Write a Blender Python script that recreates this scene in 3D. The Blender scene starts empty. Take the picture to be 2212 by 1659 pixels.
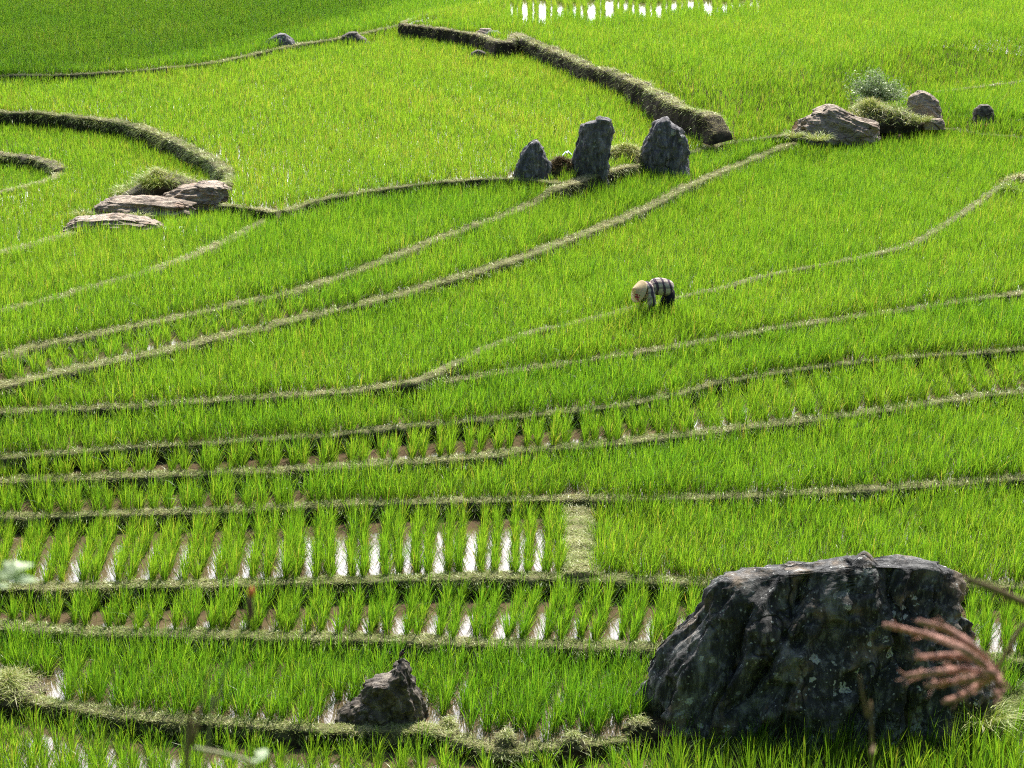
import bpy, bmesh, math, random
import numpy as np
from mathutils import Vector, Matrix, noise

random.seed(7); RNG = np.random.default_rng(11)
R = math.radians
scene = bpy.context.scene
col = scene.collection

# ------------------------------------------------------------------ camera
TH = R(17.0); H = 14.2; F = 4320.0; W0, H0 = 2212.0, 1659.0
cd = bpy.data.cameras.new('camera'); cam = bpy.data.objects.new('camera', cd); col.objects.link(cam)
cam.location = (0, 0, H); cam.rotation_euler = (R(90) - TH, 0, 0)
cd.sensor_width = 36.0; cd.lens = 36.0 * F / W0
cd.clip_start = 0.05; cd.clip_end = 5000
cd.dof.use_dof = True; cd.dof.focus_distance = 42.0; cd.dof.aperture_fstop = 7.5
scene.camera = cam

# ------------------------------------------------------------------ sky and sun
SUN_EL, SUN_AZ = R(52), R(17)
SUN = Vector((math.sin(SUN_AZ) * math.cos(SUN_EL), math.cos(SUN_AZ) * math.cos(SUN_EL), math.sin(SUN_EL)))
world = bpy.data.worlds.new('World'); scene.world = world; world.use_nodes = True
nt = world.node_tree; N = nt.nodes; Lk = nt.links
for n in list(N): N.remove(n)
out = N.new('ShaderNodeOutputWorld'); bg = N.new('ShaderNodeBackground'); Lk.new(bg.outputs[0], out.inputs[0])
sky = N.new('ShaderNodeTexSky'); sky.sky_type = 'NISHITA'; sky.sun_disc = False
sky.sun_elevation = SUN_EL; sky.sun_rotation = SUN_AZ; sky.dust_density = 2.5; sky.altitude = 900
bg.inputs['Strength'].default_value = 0.10
tc = N.new('ShaderNodeTexCoord'); sx = N.new('ShaderNodeSeparateXYZ'); Lk.new(tc.outputs['Generated'], sx.inputs[0])
def wmath(op, a, b=None, c=None):
    m = N.new('ShaderNodeMath'); m.operation = op
    for i, v in enumerate((a, b, c)):
        if v is None: continue
        if isinstance(v, (int, float)): m.inputs[i].default_value = v
        else: Lk.new(v, m.inputs[i])
    return m.outputs[0]
def wramp(v, a, b):
    m = N.new('ShaderNodeMapRange'); m.interpolation_type = 'SMOOTHSTEP'
    Lk.new(v, m.inputs[0]); m.inputs[1].default_value = a; m.inputs[2].default_value = b
    return m.outputs[0]
# thin bright cloud bank in the part of the sky below the sun
bank = wmath('MULTIPLY', wramp(sx.outputs['Y'], 0.25, 0.75), wmath('MULTIPLY', wramp(sx.outputs['Z'], 0.02, 0.16), wramp(sx.outputs['Z'], 0.72, 0.45)))
cn = N.new('ShaderNodeTexNoise'); Lk.new(tc.outputs['Generated'], cn.inputs['Vector']); cn.inputs['Scale'].default_value = 5.0; cn.inputs['Detail'].default_value = 6
bank = wmath('MULTIPLY', bank, wramp(cn.outputs['Fac'], 0.20, 0.42))
mx = N.new('ShaderNodeMix'); mx.data_type = 'RGBA'
Lk.new(bank, mx.inputs['Factor']); Lk.new(sky.outputs[0], mx.inputs['A']); mx.inputs['B'].default_value = (54, 54, 56, 1)
Lk.new(mx.outputs['Result'], bg.inputs['Color'])

sl = bpy.data.lights.new('sun', 'SUN'); so = bpy.data.objects.new('sun', sl); col.objects.link(so)
sl.energy = 4.9; sl.angle = R(0.53); sl.color = (1.0, 0.95, 0.86)
so.rotation_euler = (-SUN).to_track_quat('-Z', 'Y').to_euler()

scene.view_settings.view_transform = 'Standard'; scene.view_settings.look = 'None'
scene.view_settings.exposure = 0.42; scene.view_settings.gamma = 1.0
scene.cycles.max_bounces = 8; scene.cycles.diffuse_bounces = 4; scene.cycles.glossy_bounces = 3
scene.cycles.transmission_bounces = 5; scene.cycles.caustics_reflective = False; scene.cycles.caustics_refractive = False
scene.cycles.sample_clamp_indirect = 6.0; scene.cycles.use_denoising = False; scene.cycles.filter_width = 1.15

# ------------------------------------------------------------------ helpers
def ray(px, py):
    dx = (px - W0 / 2) / F; dy = (H0 / 2 - py) / F
    c, s = math.cos(TH), math.sin(TH)
    return Vector((dx, c + dy * s, -s + dy * c))
def at(px, py, z):
    """point of the world at height z that the pixel (2212 px wide photo) looks at"""
    r = ray(px, py); return Vector((0, 0, H)) + r * ((z - H) / r.z)
def at_d(px, py, d):
    return Vector((0, 0, H)) + ray(px, py) * d
def proj(X, Y, Z):
    c, s = math.cos(TH), math.sin(TH); z = Z - H
    D = Y * c - z * s; U = Y * s + z * c
    return W0 / 2 + F * X / D, H0 / 2 - F * U / D
def ppm(py, z):
    return F / ((z - H) / ray(0, py).z)

def link(o, parent=None):
    col.objects.link(o)
    if parent is not None: o.parent = parent
    return o
def mesh_np(name, verts, faces, mat=None, parent=None, attrs=None, smooth=False, loc=None):
    """faces: list of int arrays (n,k)"""
    me = bpy.data.meshes.new(name)
    verts = np.asarray(verts, np.float32)
    me.vertices.add(len(verts)); me.vertices.foreach_set('co', verts.ravel())
    lt = []; lv = []
    for f in faces:
        f = np.asarray(f, np.int32)
        if len(f) == 0: continue
        lv.append(f.ravel()); lt.append(np.full(len(f), f.shape[1], np.int32))
    lv = np.concatenate(lv); lt = np.concatenate(lt)
    me.loops.add(len(lv)); me.loops.foreach_set('vertex_index', lv)
    me.polygons.add(len(lt))
    st = np.zeros(len(lt), np.int32); st[1:] = np.cumsum(lt)[:-1]
    me.polygons.foreach_set('loop_start', st); me.polygons.foreach_set('loop_total', lt)
    if smooth: me.polygons.foreach_set('use_smooth', np.ones(len(lt), bool))
    for k, v in (attrs or {}).items():
        a = me.attributes.new(k, 'FLOAT', 'POINT'); a.data.foreach_set('value', np.asarray(v, np.float32))
    me.update(calc_edges=True)
    if mat: me.materials.append(mat)
    o = bpy.data.objects.new(name, me)
    if loc is not None: o.location = loc
    return link(o, parent)
def tag(o, label=None, cat=None, group=None, kind=None):
    if label: o['label'] = label
    if cat: o['category'] = cat
    if group: o['group'] = group
    if kind: o['kind'] = kind
    return o
def empty(name, loc, rz=0):
    o = bpy.data.objects.new(name, None); o.location = loc; o.rotation_euler = (0, 0, rz); return link(o)
class Geo:
    def __init__(s): s.v = []; s.f4 = []; s.f3 = []; s.n = 0; s.a = []
    def add(s, v, f4=None, f3=None, a=None):
        v = np.asarray(v, float); s.v.append(v)
        if f4 is not None and len(f4): s.f4.append(np.asarray(f4) + s.n)
        if f3 is not None and len(f3): s.f3.append(np.asarray(f3) + s.n)
        s.a.append(np.full(len(v), 0.5) if a is None else np.broadcast_to(np.asarray(a, float), (len(v),)))
        s.n += len(v)
    def build(s, name, mat, parent=None, smooth=False, loc=None):
        f = []
        if s.f4: f.append(np.concatenate(s.f4))
        if s.f3: f.append(np.concatenate(s.f3))
        v = np.concatenate(s.v)
        if loc is not None: v = v - np.array(loc)
        return mesh_np(name, v, f, mat, parent, {'rnd': np.concatenate(s.a)}, smooth, None if parent is not None else loc)
def tube(pts, radii, seg=8):
    pts = [Vector(p) for p in pts]; v = []; f = []
    n = len(pts)
    for i, p in enumerate(pts):
        t = (pts[min(i + 1, n - 1)] - pts[max(i - 1, 0)]).normalized()
        u = t.cross(Vector((0.31, 0.2, 0.93))); 
        if u.length < 1e-3: u = t.cross(Vector((1, 0, 0)))
        u.normalize(); w = t.cross(u)
        for k in range(seg):
            a = 2 * math.pi * k / seg
            v.append(p + (u * math.cos(a) + w * math.sin(a)) * radii[i])
    for i in range(n - 1):
        for k in range(seg):
            f.append((i * seg + k, i * seg + (k + 1) % seg, (i + 1) * seg + (k + 1) % seg, (i + 1) * seg + k))
    c0 = len(v); v.append(pts[0]); v.append(pts[-1]); f3 = []
    for k in range(seg):
        f3.append((c0, (k + 1) % seg, k)); f3.append((c0 + 1, (n - 1) * seg + k, (n - 1) * seg + (k + 1) % seg))
    return np.array([tuple(x) for x in v]), np.array(f), np.array(f3)
def spline(pts, n):
    """Catmull-Rom through pts"""
    P = [Vector(p) for p in pts]; P = [P[0] * 2 - P[1]] + P + [P[-1] * 2 - P[-2]]
    o = []; m = len(P) - 3
    for i in range(n):
        t = i / (n - 1) * m; k = min(int(t), m - 1); t -= k
        a, b, c, d = P[k:k + 4]
        o.append(0.5 * ((2 * b) + (c - a) * t + (2 * a - 5 * b + 4 * c - d) * t * t + (3 * b - a - 3 * c + d) * t ** 3))
    return o
def blades(base, az, L, tilt, bend, width, nseg, rnd, lean=(0.0, 0.0)):
    """arrays -> verts, quads, tris, rnd; every blade a tapering arching ribbon"""
    n = len(base); m = 2 * nseg + 1
    d = np.stack([np.cos(az), np.sin(az)], 1)
    sa = az + np.pi / 2 + RNG.uniform(-1.0, 1.0, n)
    side = np.stack([np.cos(sa), np.sin(sa), np.zeros(n)], 1)
    V = np.zeros((n, m, 3))
    for k in range(nseg + 1):
        s = k / nseg
        rad = L * (np.sin(tilt) * s + 0.55 * bend * s * s)
        zz = L * (np.cos(tilt) * s - 0.55 * bend * s ** 2.4)
        p = np.empty((n, 3)); p[:, 0] = base[:, 0] + d[:, 0] * rad + lean[0] * L * s * s
        p[:, 1] = base[:, 1] + d[:, 1] * rad + lean[1] * L * s * s; p[:, 2] = base[:, 2] + zz
        if k < nseg:
            w = (width * (0.75 + 0.5 * s) * (1.0 if s < 0.6 else 0.85))[:, None] * 0.5
            V[:, 2 * k] = p - side * w; V[:, 2 * k + 1] = p + side * w
        else: V[:, m - 1] = p
    off = (np.arange(n) * m)[:, None]
    q = [np.array([[2 * k, 2 * k + 1, 2 * k + 3, 2 * k + 2]]) + off for k in range(nseg - 1)]
    t = np.array([[2 * nseg - 2, 2 * nseg - 1, 2 * nseg]]) + off
    return V.reshape(-1, 3), (np.concatenate(q) if q else np.zeros((0, 4), int)), t, np.repeat(rnd, m)

# ------------------------------------------------------------------ materials
def newmat(name):
    m = bpy.data.materials.new(name); m.use_nodes = True
    for n in list(m.node_tree.nodes): m.node_tree.nodes.remove(n)
    return m
class NB:
    def __init__(s, m): s.t = m.node_tree; s.N = s.t.nodes; s.L = s.t.links
    def n(s, typ, **kw):
        x = s.N.new(typ)
        for k, v in kw.items(): setattr(x, k, v)
        return x
    def put(s, sock, v):
        if isinstance(v, bpy.types.NodeSocket): s.L.new(v, sock)
        else: sock.default_value = v
    def attr(s, name): return s.n('ShaderNodeAttribute', attribute_name=name).outputs['Fac']
    def ramp(s, fac, stops):
        r = s.n('ShaderNodeValToRGB'); s.L.new(fac, r.inputs[0]); e = r.color_ramp.elements
        while len(e) < len(stops): e.new(0.5)
        for i, (p, c) in enumerate(stops):
            e[i].position = p; e[i].color = (c[0], c[1], c[2], 1) if hasattr(c, '__len__') else (c, c, c, 1)
        return r.outputs[0]
    def noise(s, vec, scale, detail=5, rough=0.6, dist=0.0):
        x = s.n('ShaderNodeTexNoise'); s.put(x.inputs['Vector'], vec); x.inputs['Scale'].default_value = scale
        x.inputs['Detail'].default_value = detail; x.inputs['Roughness'].default_value = rough; x.inputs['Distortion'].default_value = dist
        return x.outputs['Fac']
    def mix(s, f, a, b, typ='RGBA', blend='MIX'):
        x = s.n('ShaderNodeMix', data_type=typ)
        if typ == 'RGBA': x.blend_type = blend
        s.put(x.inputs[0], f)
        ia, ib = (6, 7) if typ == 'RGBA' else (2, 3)
        for i, v in ((ia, a), (ib, b)):
            if not isinstance(v, bpy.types.NodeSocket) and typ == 'RGBA' and len(v) == 3: v = (*v, 1)
            s.put(x.inputs[i], v)
        return x.outputs[2 if typ == 'RGBA' else 0]
    def math(s, op, a, b=None, c=None):
        x = s.n('ShaderNodeMath', operation=op); s.put(x.inputs[0], a)
        if b is not None: s.put(x.inputs[1], b)
        if c is not None: s.put(x.inputs[2], c)
        return x.outputs[0]
    def rng(s, v, a, b, c=0.0, d=1.0):
        x = s.n('ShaderNodeMapRange'); s.put(x.inputs[0], v)
        for i, q in enumerate((a, b, c, d)): x.inputs[i + 1].default_value = q
        return x.outputs[0]
    def bump(s, h, strength, dist):
        x = s.n('ShaderNodeBump'); s.put(x.inputs['Height'], h); x.inputs['Strength'].default_value = strength; x.inputs['Distance'].default_value = dist
        return x.outputs[0]
    def pos(s): return s.n('ShaderNodeNewGeometry').outputs['Position']
    def obj(s): return s.n('ShaderNodeTexCoord').outputs['Object']
    def pbsdf(s, color, rough=0.9, normal=None, spec=0.3, **kw):
        p = s.n('ShaderNodeBsdfPrincipled'); s.put(p.inputs['Base Color'], color if isinstance(color, bpy.types.NodeSocket) else (*color, 1))
        s.put(p.inputs['Roughness'], rough); p.inputs['Specular IOR Level'].default_value = spec
        if normal is not None: s.L.new(normal, p.inputs['Normal'])
        for k, v in kw.items(): s.put(p.inputs[k], v)
        return p.outputs[0]
    def out(s, sh): o = s.n('ShaderNodeOutputMaterial'); s.L.new(sh, o.inputs[0])

def leaf_mat(name, stops, tstops, trans=0.5, gloss=0.05, rough=0.35):
    m = newmat(name); b = NB(m); a = b.attr('rnd')
    d = b.n('ShaderNodeBsdfDiffuse'); b.L.new(b.ramp(a, stops), d.inputs[0])
    t = b.n('ShaderNodeBsdfTranslucent'); b.L.new(b.ramp(a, tstops), t.inputs[0])
    x = b.n('ShaderNodeMixShader'); x.inputs[0].default_value = trans; b.L.new(d.outputs[0], x.inputs[1]); b.L.new(t.outputs[0], x.inputs[2])
    g = b.n('ShaderNodeBsdfGlossy'); g.inputs['Roughness'].default_value = rough; g.inputs[0].default_value = (0.8, 0.85, 0.7, 1)
    y = b.n('ShaderNodeMixShader'); y.inputs[0].default_value = gloss; b.L.new(x.outputs[0], y.inputs[1]); b.L.new(g.outputs[0], y.inputs[2])
    b.out(y.outputs[0]); return m
M_RICE = leaf_mat('rice_leaf', [(0.0, (0.040, 0.105, 0.006)), (0.5, (0.085, 0.165, 0.008)), (0.9, (0.14, 0.215, 0.012)), (1.0, (0.24, 0.22, 0.04))],
                  [(0.0, (0.12, 0.33, 0.012)), (0.5, (0.255, 0.48, 0.018)), (0.9, (0.40, 0.58, 0.03)), (1.0, (0.55, 0.50, 0.06))], 0.52, 0.05)
M_TURF = leaf_mat('cut_grass', [(0.0, (0.06, 0.12, 0.012)), (0.4, (0.36, 0.46, 0.09)), (0.75, (0.60, 0.62, 0.26)), (1.0, (0.72, 0.64, 0.40))],
                  [(0.0, (0.14, 0.28, 0.02)), (0.4, (0.30, 0.38, 0.05)), (0.75, (0.44, 0.42, 0.13)), (1.0, (0.48, 0.40, 0.20))], 0.35, 0.04)
M_DRY = leaf_mat('dry_litter', [(0.0, (0.05, 0.03, 0.018)), (0.5, (0.13, 0.085, 0.045)), (1.0, (0.34, 0.27, 0.13))],
                 [(0.0, (0.06, 0.035, 0.02)), (0.5, (0.14, 0.10, 0.05)), (1.0, (0.3, 0.24, 0.1))], 0.25, 0.03)
M_SHRUB = leaf_mat('shrub_leaf', [(0.0, (0.12, 0.18, 0.07)), (0.6, (0.36, 0.43, 0.24)), (1.0, (0.60, 0.64, 0.44))],
                   [(0.0, (0.10, 0.20, 0.04)), (0.6, (0.22, 0.34, 0.10)), (1.0, (0.34, 0.42, 0.2))], 0.32, 0.05)
M_WEED = leaf_mat('weed_leaf', [(0.0, (0.26, 0.36, 0.18)), (1.0, (0.42, 0.50, 0.32))], [(0.0, (0.30, 0.42, 0.16)), (1.0, (0.5, 0.6, 0.32))], 0.4, 0.05)

def soil_mat(name, c0, c1, c2, scale=5.0, face=0):
    m = newmat(name); b = NB(m); p = b.pos()
    n1 = b.noise(p, scale, 7, 0.65); n2 = b.noise(p, scale * 6, 4, 0.6)
    c = b.ramp(n1, [(0.30, c0), (0.52, c1), (0.72, c2)])
    c = b.mix(b.rng(n2, 0.4, 0.7), c, c1)
    if face:  # bare clay on steep faces, darkened further: riser shade put into the colour
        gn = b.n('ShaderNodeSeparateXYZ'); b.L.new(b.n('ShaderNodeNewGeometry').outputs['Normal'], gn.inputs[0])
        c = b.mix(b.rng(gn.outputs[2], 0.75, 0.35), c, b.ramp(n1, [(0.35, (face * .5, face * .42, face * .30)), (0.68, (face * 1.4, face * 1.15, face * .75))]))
    h = b.math('ADD', b.math('MULTIPLY', n1, 0.6), b.math('MULTIPLY', n2, 0.4))
    b.out(b.pbsdf(c, 0.95, b.bump(h, 0.8, 0.06), 0.15)); return m
M_MUD = soil_mat('wet_mud', (0.075, 0.045, 0.024), (0.13, 0.08, 0.045), (0.19, 0.125, 0.07), 2.0)
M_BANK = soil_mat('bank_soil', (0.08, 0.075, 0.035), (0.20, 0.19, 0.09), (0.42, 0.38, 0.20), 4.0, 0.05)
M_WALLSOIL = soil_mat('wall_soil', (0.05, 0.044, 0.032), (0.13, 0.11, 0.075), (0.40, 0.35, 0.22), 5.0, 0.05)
M_HILL = soil_mat('hill_turf', (0.03, 0.06, 0.012), (0.055, 0.10, 0.02), (0.09, 0.13, 0.035), 0.4)

M_WATER = newmat('paddy_water'); b = NB(M_WATER); p = b.pos()
nb = b.noise(p, 14.0, 3, 0.5); nl = b.noise(p, 1.3, 4, 0.6)
colw = b.ramp(nl, [(0.3, (0.135, 0.095, 0.058)), (0.7, (0.21, 0.15, 0.09))])
b.out(b.pbsdf(colw, 0.06, b.bump(nb, 0.12, 0.01), 0.5, **{'IOR': 1.58}))

def rock_mat(name, dark, mid, pale, lich=0.5, tan=(0.30, 0.22, 0.14), tanamt=0.25, stretch=(1, 1, 0.32)):
    m = newmat(name); b = NB(m); o = b.obj()
    mp = b.n('ShaderNodeMapping'); b.L.new(o, mp.inputs[0]); mp.inputs['Scale'].default_value = stretch; mp.inputs['Rotation'].default_value = (0.1, 0.35, 0.2)
    q = mp.outputs[0]
    n1 = b.noise(q, 2.2, 8, 0.68, 0.6); n2 = b.noise(q, 11.0, 6, 0.7, 0.3); n3 = b.noise(o, 0.9, 3, 0.5)
    c = b.ramp(n1, [(0.32, dark), (0.52, mid), (0.70, pale)])
    c = b.mix(b.rng(n2, 0.52, 0.74), c, pale); c = b.mix(b.rng(n2, 0.46, 0.30, 0, 0.75), c, dark)
    tanm = b.math('MULTIPLY', b.rng(b.noise(o, 1.7, 5, 0.6), 0.56, 0.66), tanamt)
    c = b.mix(tanm, c, tan)
    cv = b.n('ShaderNodeTexVoronoi', feature='DISTANCE_TO_EDGE'); cv.inputs['Scale'].default_value = 0.75
    cvv = b.n('ShaderNodeVectorMath', operation='ADD'); b.L.new(q, cvv.inputs[0]); cn_ = b.n('ShaderNodeTexNoise'); b.L.new(o, cn_.inputs['Vector']); cn_.inputs['Scale'].default_value = 2.5
    cs_ = b.n('ShaderNodeVectorMath', operation='SCALE'); b.L.new(cn_.outputs['Color'], cs_.inputs[0]); cs_.inputs['Scale'].default_value = 0.5; b.L.new(cs_.outputs[0], cvv.inputs[1]); b.L.new(cvv.outputs[0], cv.inputs['Vector'])
    crack = b.math('MULTIPLY', b.rng(cv.outputs['Distance'], 0.020, 0.003), b.rng(n3, 0.42, 0.56)); c = b.mix(b.math('MULTIPLY', crack, 0.8), c, tuple(x * .4 for x in dark))
    # pale crusts of lichen: round spots of two sizes and a fine speckle
    if lich > 0:
        for sc, r0, keep, am in ((2.6, 0.26, 0.50, 0.9), (5.5, 0.30, 0.52, 0.85), (15.0, 0.30, 0.50, 0.6)):
            v = b.n('ShaderNodeTexVoronoi'); v.inputs['Scale'].default_value = sc
            wv = b.n('ShaderNodeVectorMath', operation='ADD'); b.L.new(o, wv.inputs[0])
            nz = b.n('ShaderNodeTexNoise'); b.L.new(o, nz.inputs['Vector']); nz.inputs['Scale'].default_value = sc * 2.5
            ws = b.n('ShaderNodeVectorMath', operation='SCALE'); b.L.new(nz.outputs['Color'], ws.inputs[0]); ws.inputs['Scale'].default_value = 0.8 / sc
            b.L.new(ws.outputs[0], wv.inputs[1]); b.L.new(wv.outputs[0], v.inputs['Vector'])
            sep = b.n('ShaderNodeSeparateColor'); b.L.new(v.outputs['Color'], sep.inputs[0])
            rad = b.math('MULTIPLY', b.rng(sep.outputs[0], keep, 1.0, 0.0, 1.0), r0)
            spot = b.math('LESS_THAN', v.outputs['Distance'], rad)
            edge = b.rng(b.noise(o, sc * 9, 4, 0.7), 0.38, 0.52)
            spot = b.math('MULTIPLY', b.math('MULTIPLY', spot, edge), am * lich)
            spot = b.math('MULTIPLY', spot, b.rng(n3, 0.34, 0.50))
            c = b.mix(spot, c, (0.56, 0.57, 0.53))
    if lich > 1.2:
        cm = b.math('MULTIPLY', b.rng(b.noise(o, 1.25, 4, 0.6, 0.5), 0.60, 0.68), b.rng(b.noise(o, 9, 5, 0.75), 0.46, 0.56)); c = b.mix(b.math('MULTIPLY', cm, 0.8), c, (0.50, 0.50, 0.47))
    h = b.math('ADD', b.math('MULTIPLY', n1, 0.7), b.math('MULTIPLY', n2, 0.35)); h = b.math('SUBTRACT', h, b.math('MULTIPLY', crack, 0.35))
    b.out(b.pbsdf(c, 0.8, b.bump(h, 1.0, 0.16), 0.4)); return m
M_ROCK = rock_mat('dark_limestone', (0.011, 0.011, 0.012), (0.050, 0.050, 0.048), (0.30, 0.295, 0.28), 1.9, tanamt=0.6)
M_ROCK2 = rock_mat('grey_stone', (0.05, 0.047, 0.050), (0.17, 0.162, 0.168), (0.42, 0.40, 0.39), 1.0, (0.30, 0.21, 0.18), 0.3)
M_ROCK3 = rock_mat('brown_rock', (0.03, 0.024, 0.02), (0.13, 0.105, 0.08), (0.42, 0.36, 0.28), 0.0, (0.40, 0.30, 0.20), 0.45, (1, 1, 1))
M_PALE = rock_mat('pale_slab', (0.08, 0.062, 0.056), (0.50, 0.39, 0.29), (0.76, 0.65, 0.50), 0.0, (0.56, 0.36, 0.25), 0.5, (0.8, 1.5, 2.6))

def plain(name, c, rough=0.8, spec=0.3, nscale=30, var=0.25, trans=0):
    m = newmat(name); b = NB(m); n = b.noise(b.obj(), nscale, 4, 0.6)
    cc = b.mix(b.rng(n, 0.3, 0.7), tuple(x * (1 - var) for x in c), tuple(min(1, x * (1 + var)) for x in c))
    b.out(b.pbsdf(cc, rough, b.bump(n, 0.2, 0.005), spec)); return m

# ------------------------------------------------------------------ terraces: levels and lips
LV = dict(L0=0.0, L1=0.24, L2=0.50, L3=0.78, L4=1.02, L5=1.28, L6=1.54, L7=1.75, L7u=1.82, L8=2.10, L9=2.30,
          W1=2.28, W2=2.12, W2b=1.82, PA=2.62, UL=2.86, PBl=2.40, PB=3.28)
IDS = list(LV); ID = {k: i for i, k in enumerate(IDS)}
def smooth01(t): t = np.clip(t, 0, 1); return t * t * (3 - 2 * t)
def zPB(X): return LV['PB'] + 0.0 * np.asarray(X)
def lift(pts, k, up=0.07):
    o = []
    for x, y in pts:
        z = LV[k]
        for _ in range(1):
            q = at(x, y, z + up)
        o.append((q.x, q.y))
    return np.array(o)
PX = dict(
 C1=[(0, 1500), (60, 1503), (110, 1512), (200, 1527), (300, 1542), (400, 1550), (520, 1556), (620, 1564), (734, 1568), (916, 1570), (985, 1582), (1094, 1604), (1235, 1596), (1390, 1580), (1600, 1592), (1900, 1592), (2100, 1575), (2160, 1530), (2212, 1500)],
 C2=[(0, 1347), (130, 1356), (300, 1363), (500, 1367), (700, 1371), (900, 1379), (1100, 1386), (1300, 1390), (1500, 1396), (1900, 1405), (2130, 1415), (2212, 1420)],
 C3=[(0, 1263), (150, 1263), (300, 1259), (500, 1256), (700, 1251), (900, 1244), (1050, 1240), (1200, 1241), (1300, 1246), (1450, 1250), (1540, 1252), (1900, 1255), (2130, 1257), (2212, 1262)],
 C4=[(0, 1112), (150, 1109), (340, 1103), (500, 1098), (600, 1093), (700, 1087), (850, 1082), (1000, 1078), (1200, 1073), (1270, 1072), (1400, 1073), (1600, 1068), (1800, 1057), (2000, 1045), (2212, 1028)],
 C5=[(0, 1034), (100, 1031), (280, 1024), (420, 1018), (560, 1013), (720, 1005), (850, 995), (1000, 985), (1150, 967), (1250, 960), (1400, 945), (1600, 920), (1850, 890), (2000, 868), (2120, 850), (2212, 842)],
 C6=[(0, 985), (60, 979), (190, 970), (320, 960), (460, 953), (590, 945), (720, 936), (840, 921), (970, 910), (1100, 898), (1220, 885), (1340, 872), (1450, 850), (1560, 822), (1750, 792), (1930, 771), (2100, 760), (2212, 750)],
 C7=[(0, 893), (80, 888), (200, 884), (330, 877), (480, 868), (580, 860), (740, 850), (870, 832), (960, 820), (1100, 800), (1250, 778), (1400, 755), (1500, 738), (1640, 712), (1800, 688), (2000, 660), (2150, 637), (2212, 630)],
 C8=[(880, 828), (940, 803), (1000, 775), (1040, 752), (1150, 717), (1300, 682), (1400, 656), (1500, 633), (1560, 621), (1620, 602), (1720, 580), (1850, 556), (1960, 528), (2030, 490), (2100, 445), (2160, 402), (2212, 380)],
 C9=[(0, 830), (80, 812), (150, 796), (210, 784), (340, 757), (430, 735), (560, 705), (700, 672), (830, 640), (950, 605), (1100, 560), (1250, 505), (1400, 442), (1490, 396), (1600, 350), (1680, 318), (1740, 293), (1800, 280), (1880, 274), (1950, 268), (2060, 272), (2130, 284), (2212, 290)],
 C10=[(0, 768), (60, 747), (180, 723), (290, 700), (430, 672), (520, 651), (620, 630), (700, 605), (800, 570), (900, 530), (1000, 492), (1090, 461), (1150, 436), (1220, 397), (1290, 372), (1370, 352), (1480, 328), (1560, 307), (1650, 294), (1730, 286)],
 C11=[(0, 672), (130, 640), (240, 607), (340, 580), (430, 545), (500, 515), (560, 481), (610, 455), (680, 431), (800, 410), (950, 391), (1110, 383), (1220, 395)],
 C12=[(0, 545), (60, 531), (160, 502), (240, 492), (340, 484), (420, 455), (480, 441), (530, 447), (570, 453), (605, 458)],
 C13=[(0, 241), (80, 243), (150, 250), (270, 265), (350, 290), (420, 323), (465, 347), (494, 372)],
 C14=[(0, 332), (60, 340), (110, 352), (135, 368)],
 C14b=[(0, 415), (60, 401), (110, 386), (135, 372)],
 C18=[(0, 162), (130, 160), (300, 150), (420, 138), (500, 125), (620, 99), (740, 79), (866, 52)],
 C15=[(868, 50), (943, 59), (1037, 74), (1085, 90), (1114, 74), (1171, 97), (1238, 124), (1279, 144), (1312, 151), (1373, 175), (1423, 201), (1469, 228), (1519, 242), (1565, 258)],
 C19=[(868, 48), (923, 30), (1020, 11), (1060, 0), (1150, -25)],
 C17=[(1760, 272), (1850, 242), (1950, 218), (2015, 203), (2100, 192), (2212, 178)],
)
UPK = dict(C1='L1', C2='L2', C3='L3', C4='L4', C5='L5', C6='L6', C7='L7', C8='L7u', C9='L8', C10='L9', C11='PA', C12='W2', C13='PA', C14='W2', C14b='W2', C18='UL', C15='PB', C19='PB', C17='PBl')
XY = {k: lift(v, UPK[k]) for k, v in PX.items()}
# lips that border paddies of different height along their length
XY['C10'] = np.concatenate([lift(PX['C10'][:13], 'L9'), lift(PX['C10'][13:16], 'PA'), lift(PX['C10'][16:], 'PA', -0.2)])
XY['C11'] = np.concatenate([lift(PX['C11'][:7], 'W1'), lift(PX['C11'][7:], 'PA')])
XY['C12'] = np.concatenate([lift(PX['C12'][:5], 'W1'), lift(PX['C12'][5:], 'PA')])
def zC10(x, y): return float(LV['L9'] + (LV['PA'] - LV['L9']) * smooth01((x - 0.5) / 0.95) - 0.30 * smooth01((x - 3.2) / 2.4))
def zC7(x, y): return float(LV['L7'] + (LV['L7u'] - LV['L7']) * smooth01((amin('C8') + 0.02 - x / y) / 0.03))
def fn(k):
    q = XY[k]; a = q[:, 0] / q[:, 1]; i = np.argsort(a); return a[i], q[i, 1]
def ev(k, a):
    A, Yv = fn(k); y = np.interp(a, A, Yv)
    for e, s in ((0, 1), (-1, -1)):
        sl = (Yv[e + 2 * s] - Yv[e]) / (A[e + 2 * s] - A[e]); sl = np.clip(sl, -40, 40)
        m = (a < A[0]) if e == 0 else (a > A[-1])
        y = np.where(m, Yv[e] + sl * np.clip(a - A[e], -0.12, 0.12), y)
    return y
def amin(k): return fn(k)[0][0]
def amax(k): return fn(k)[0][-1]
INF = 9
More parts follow.
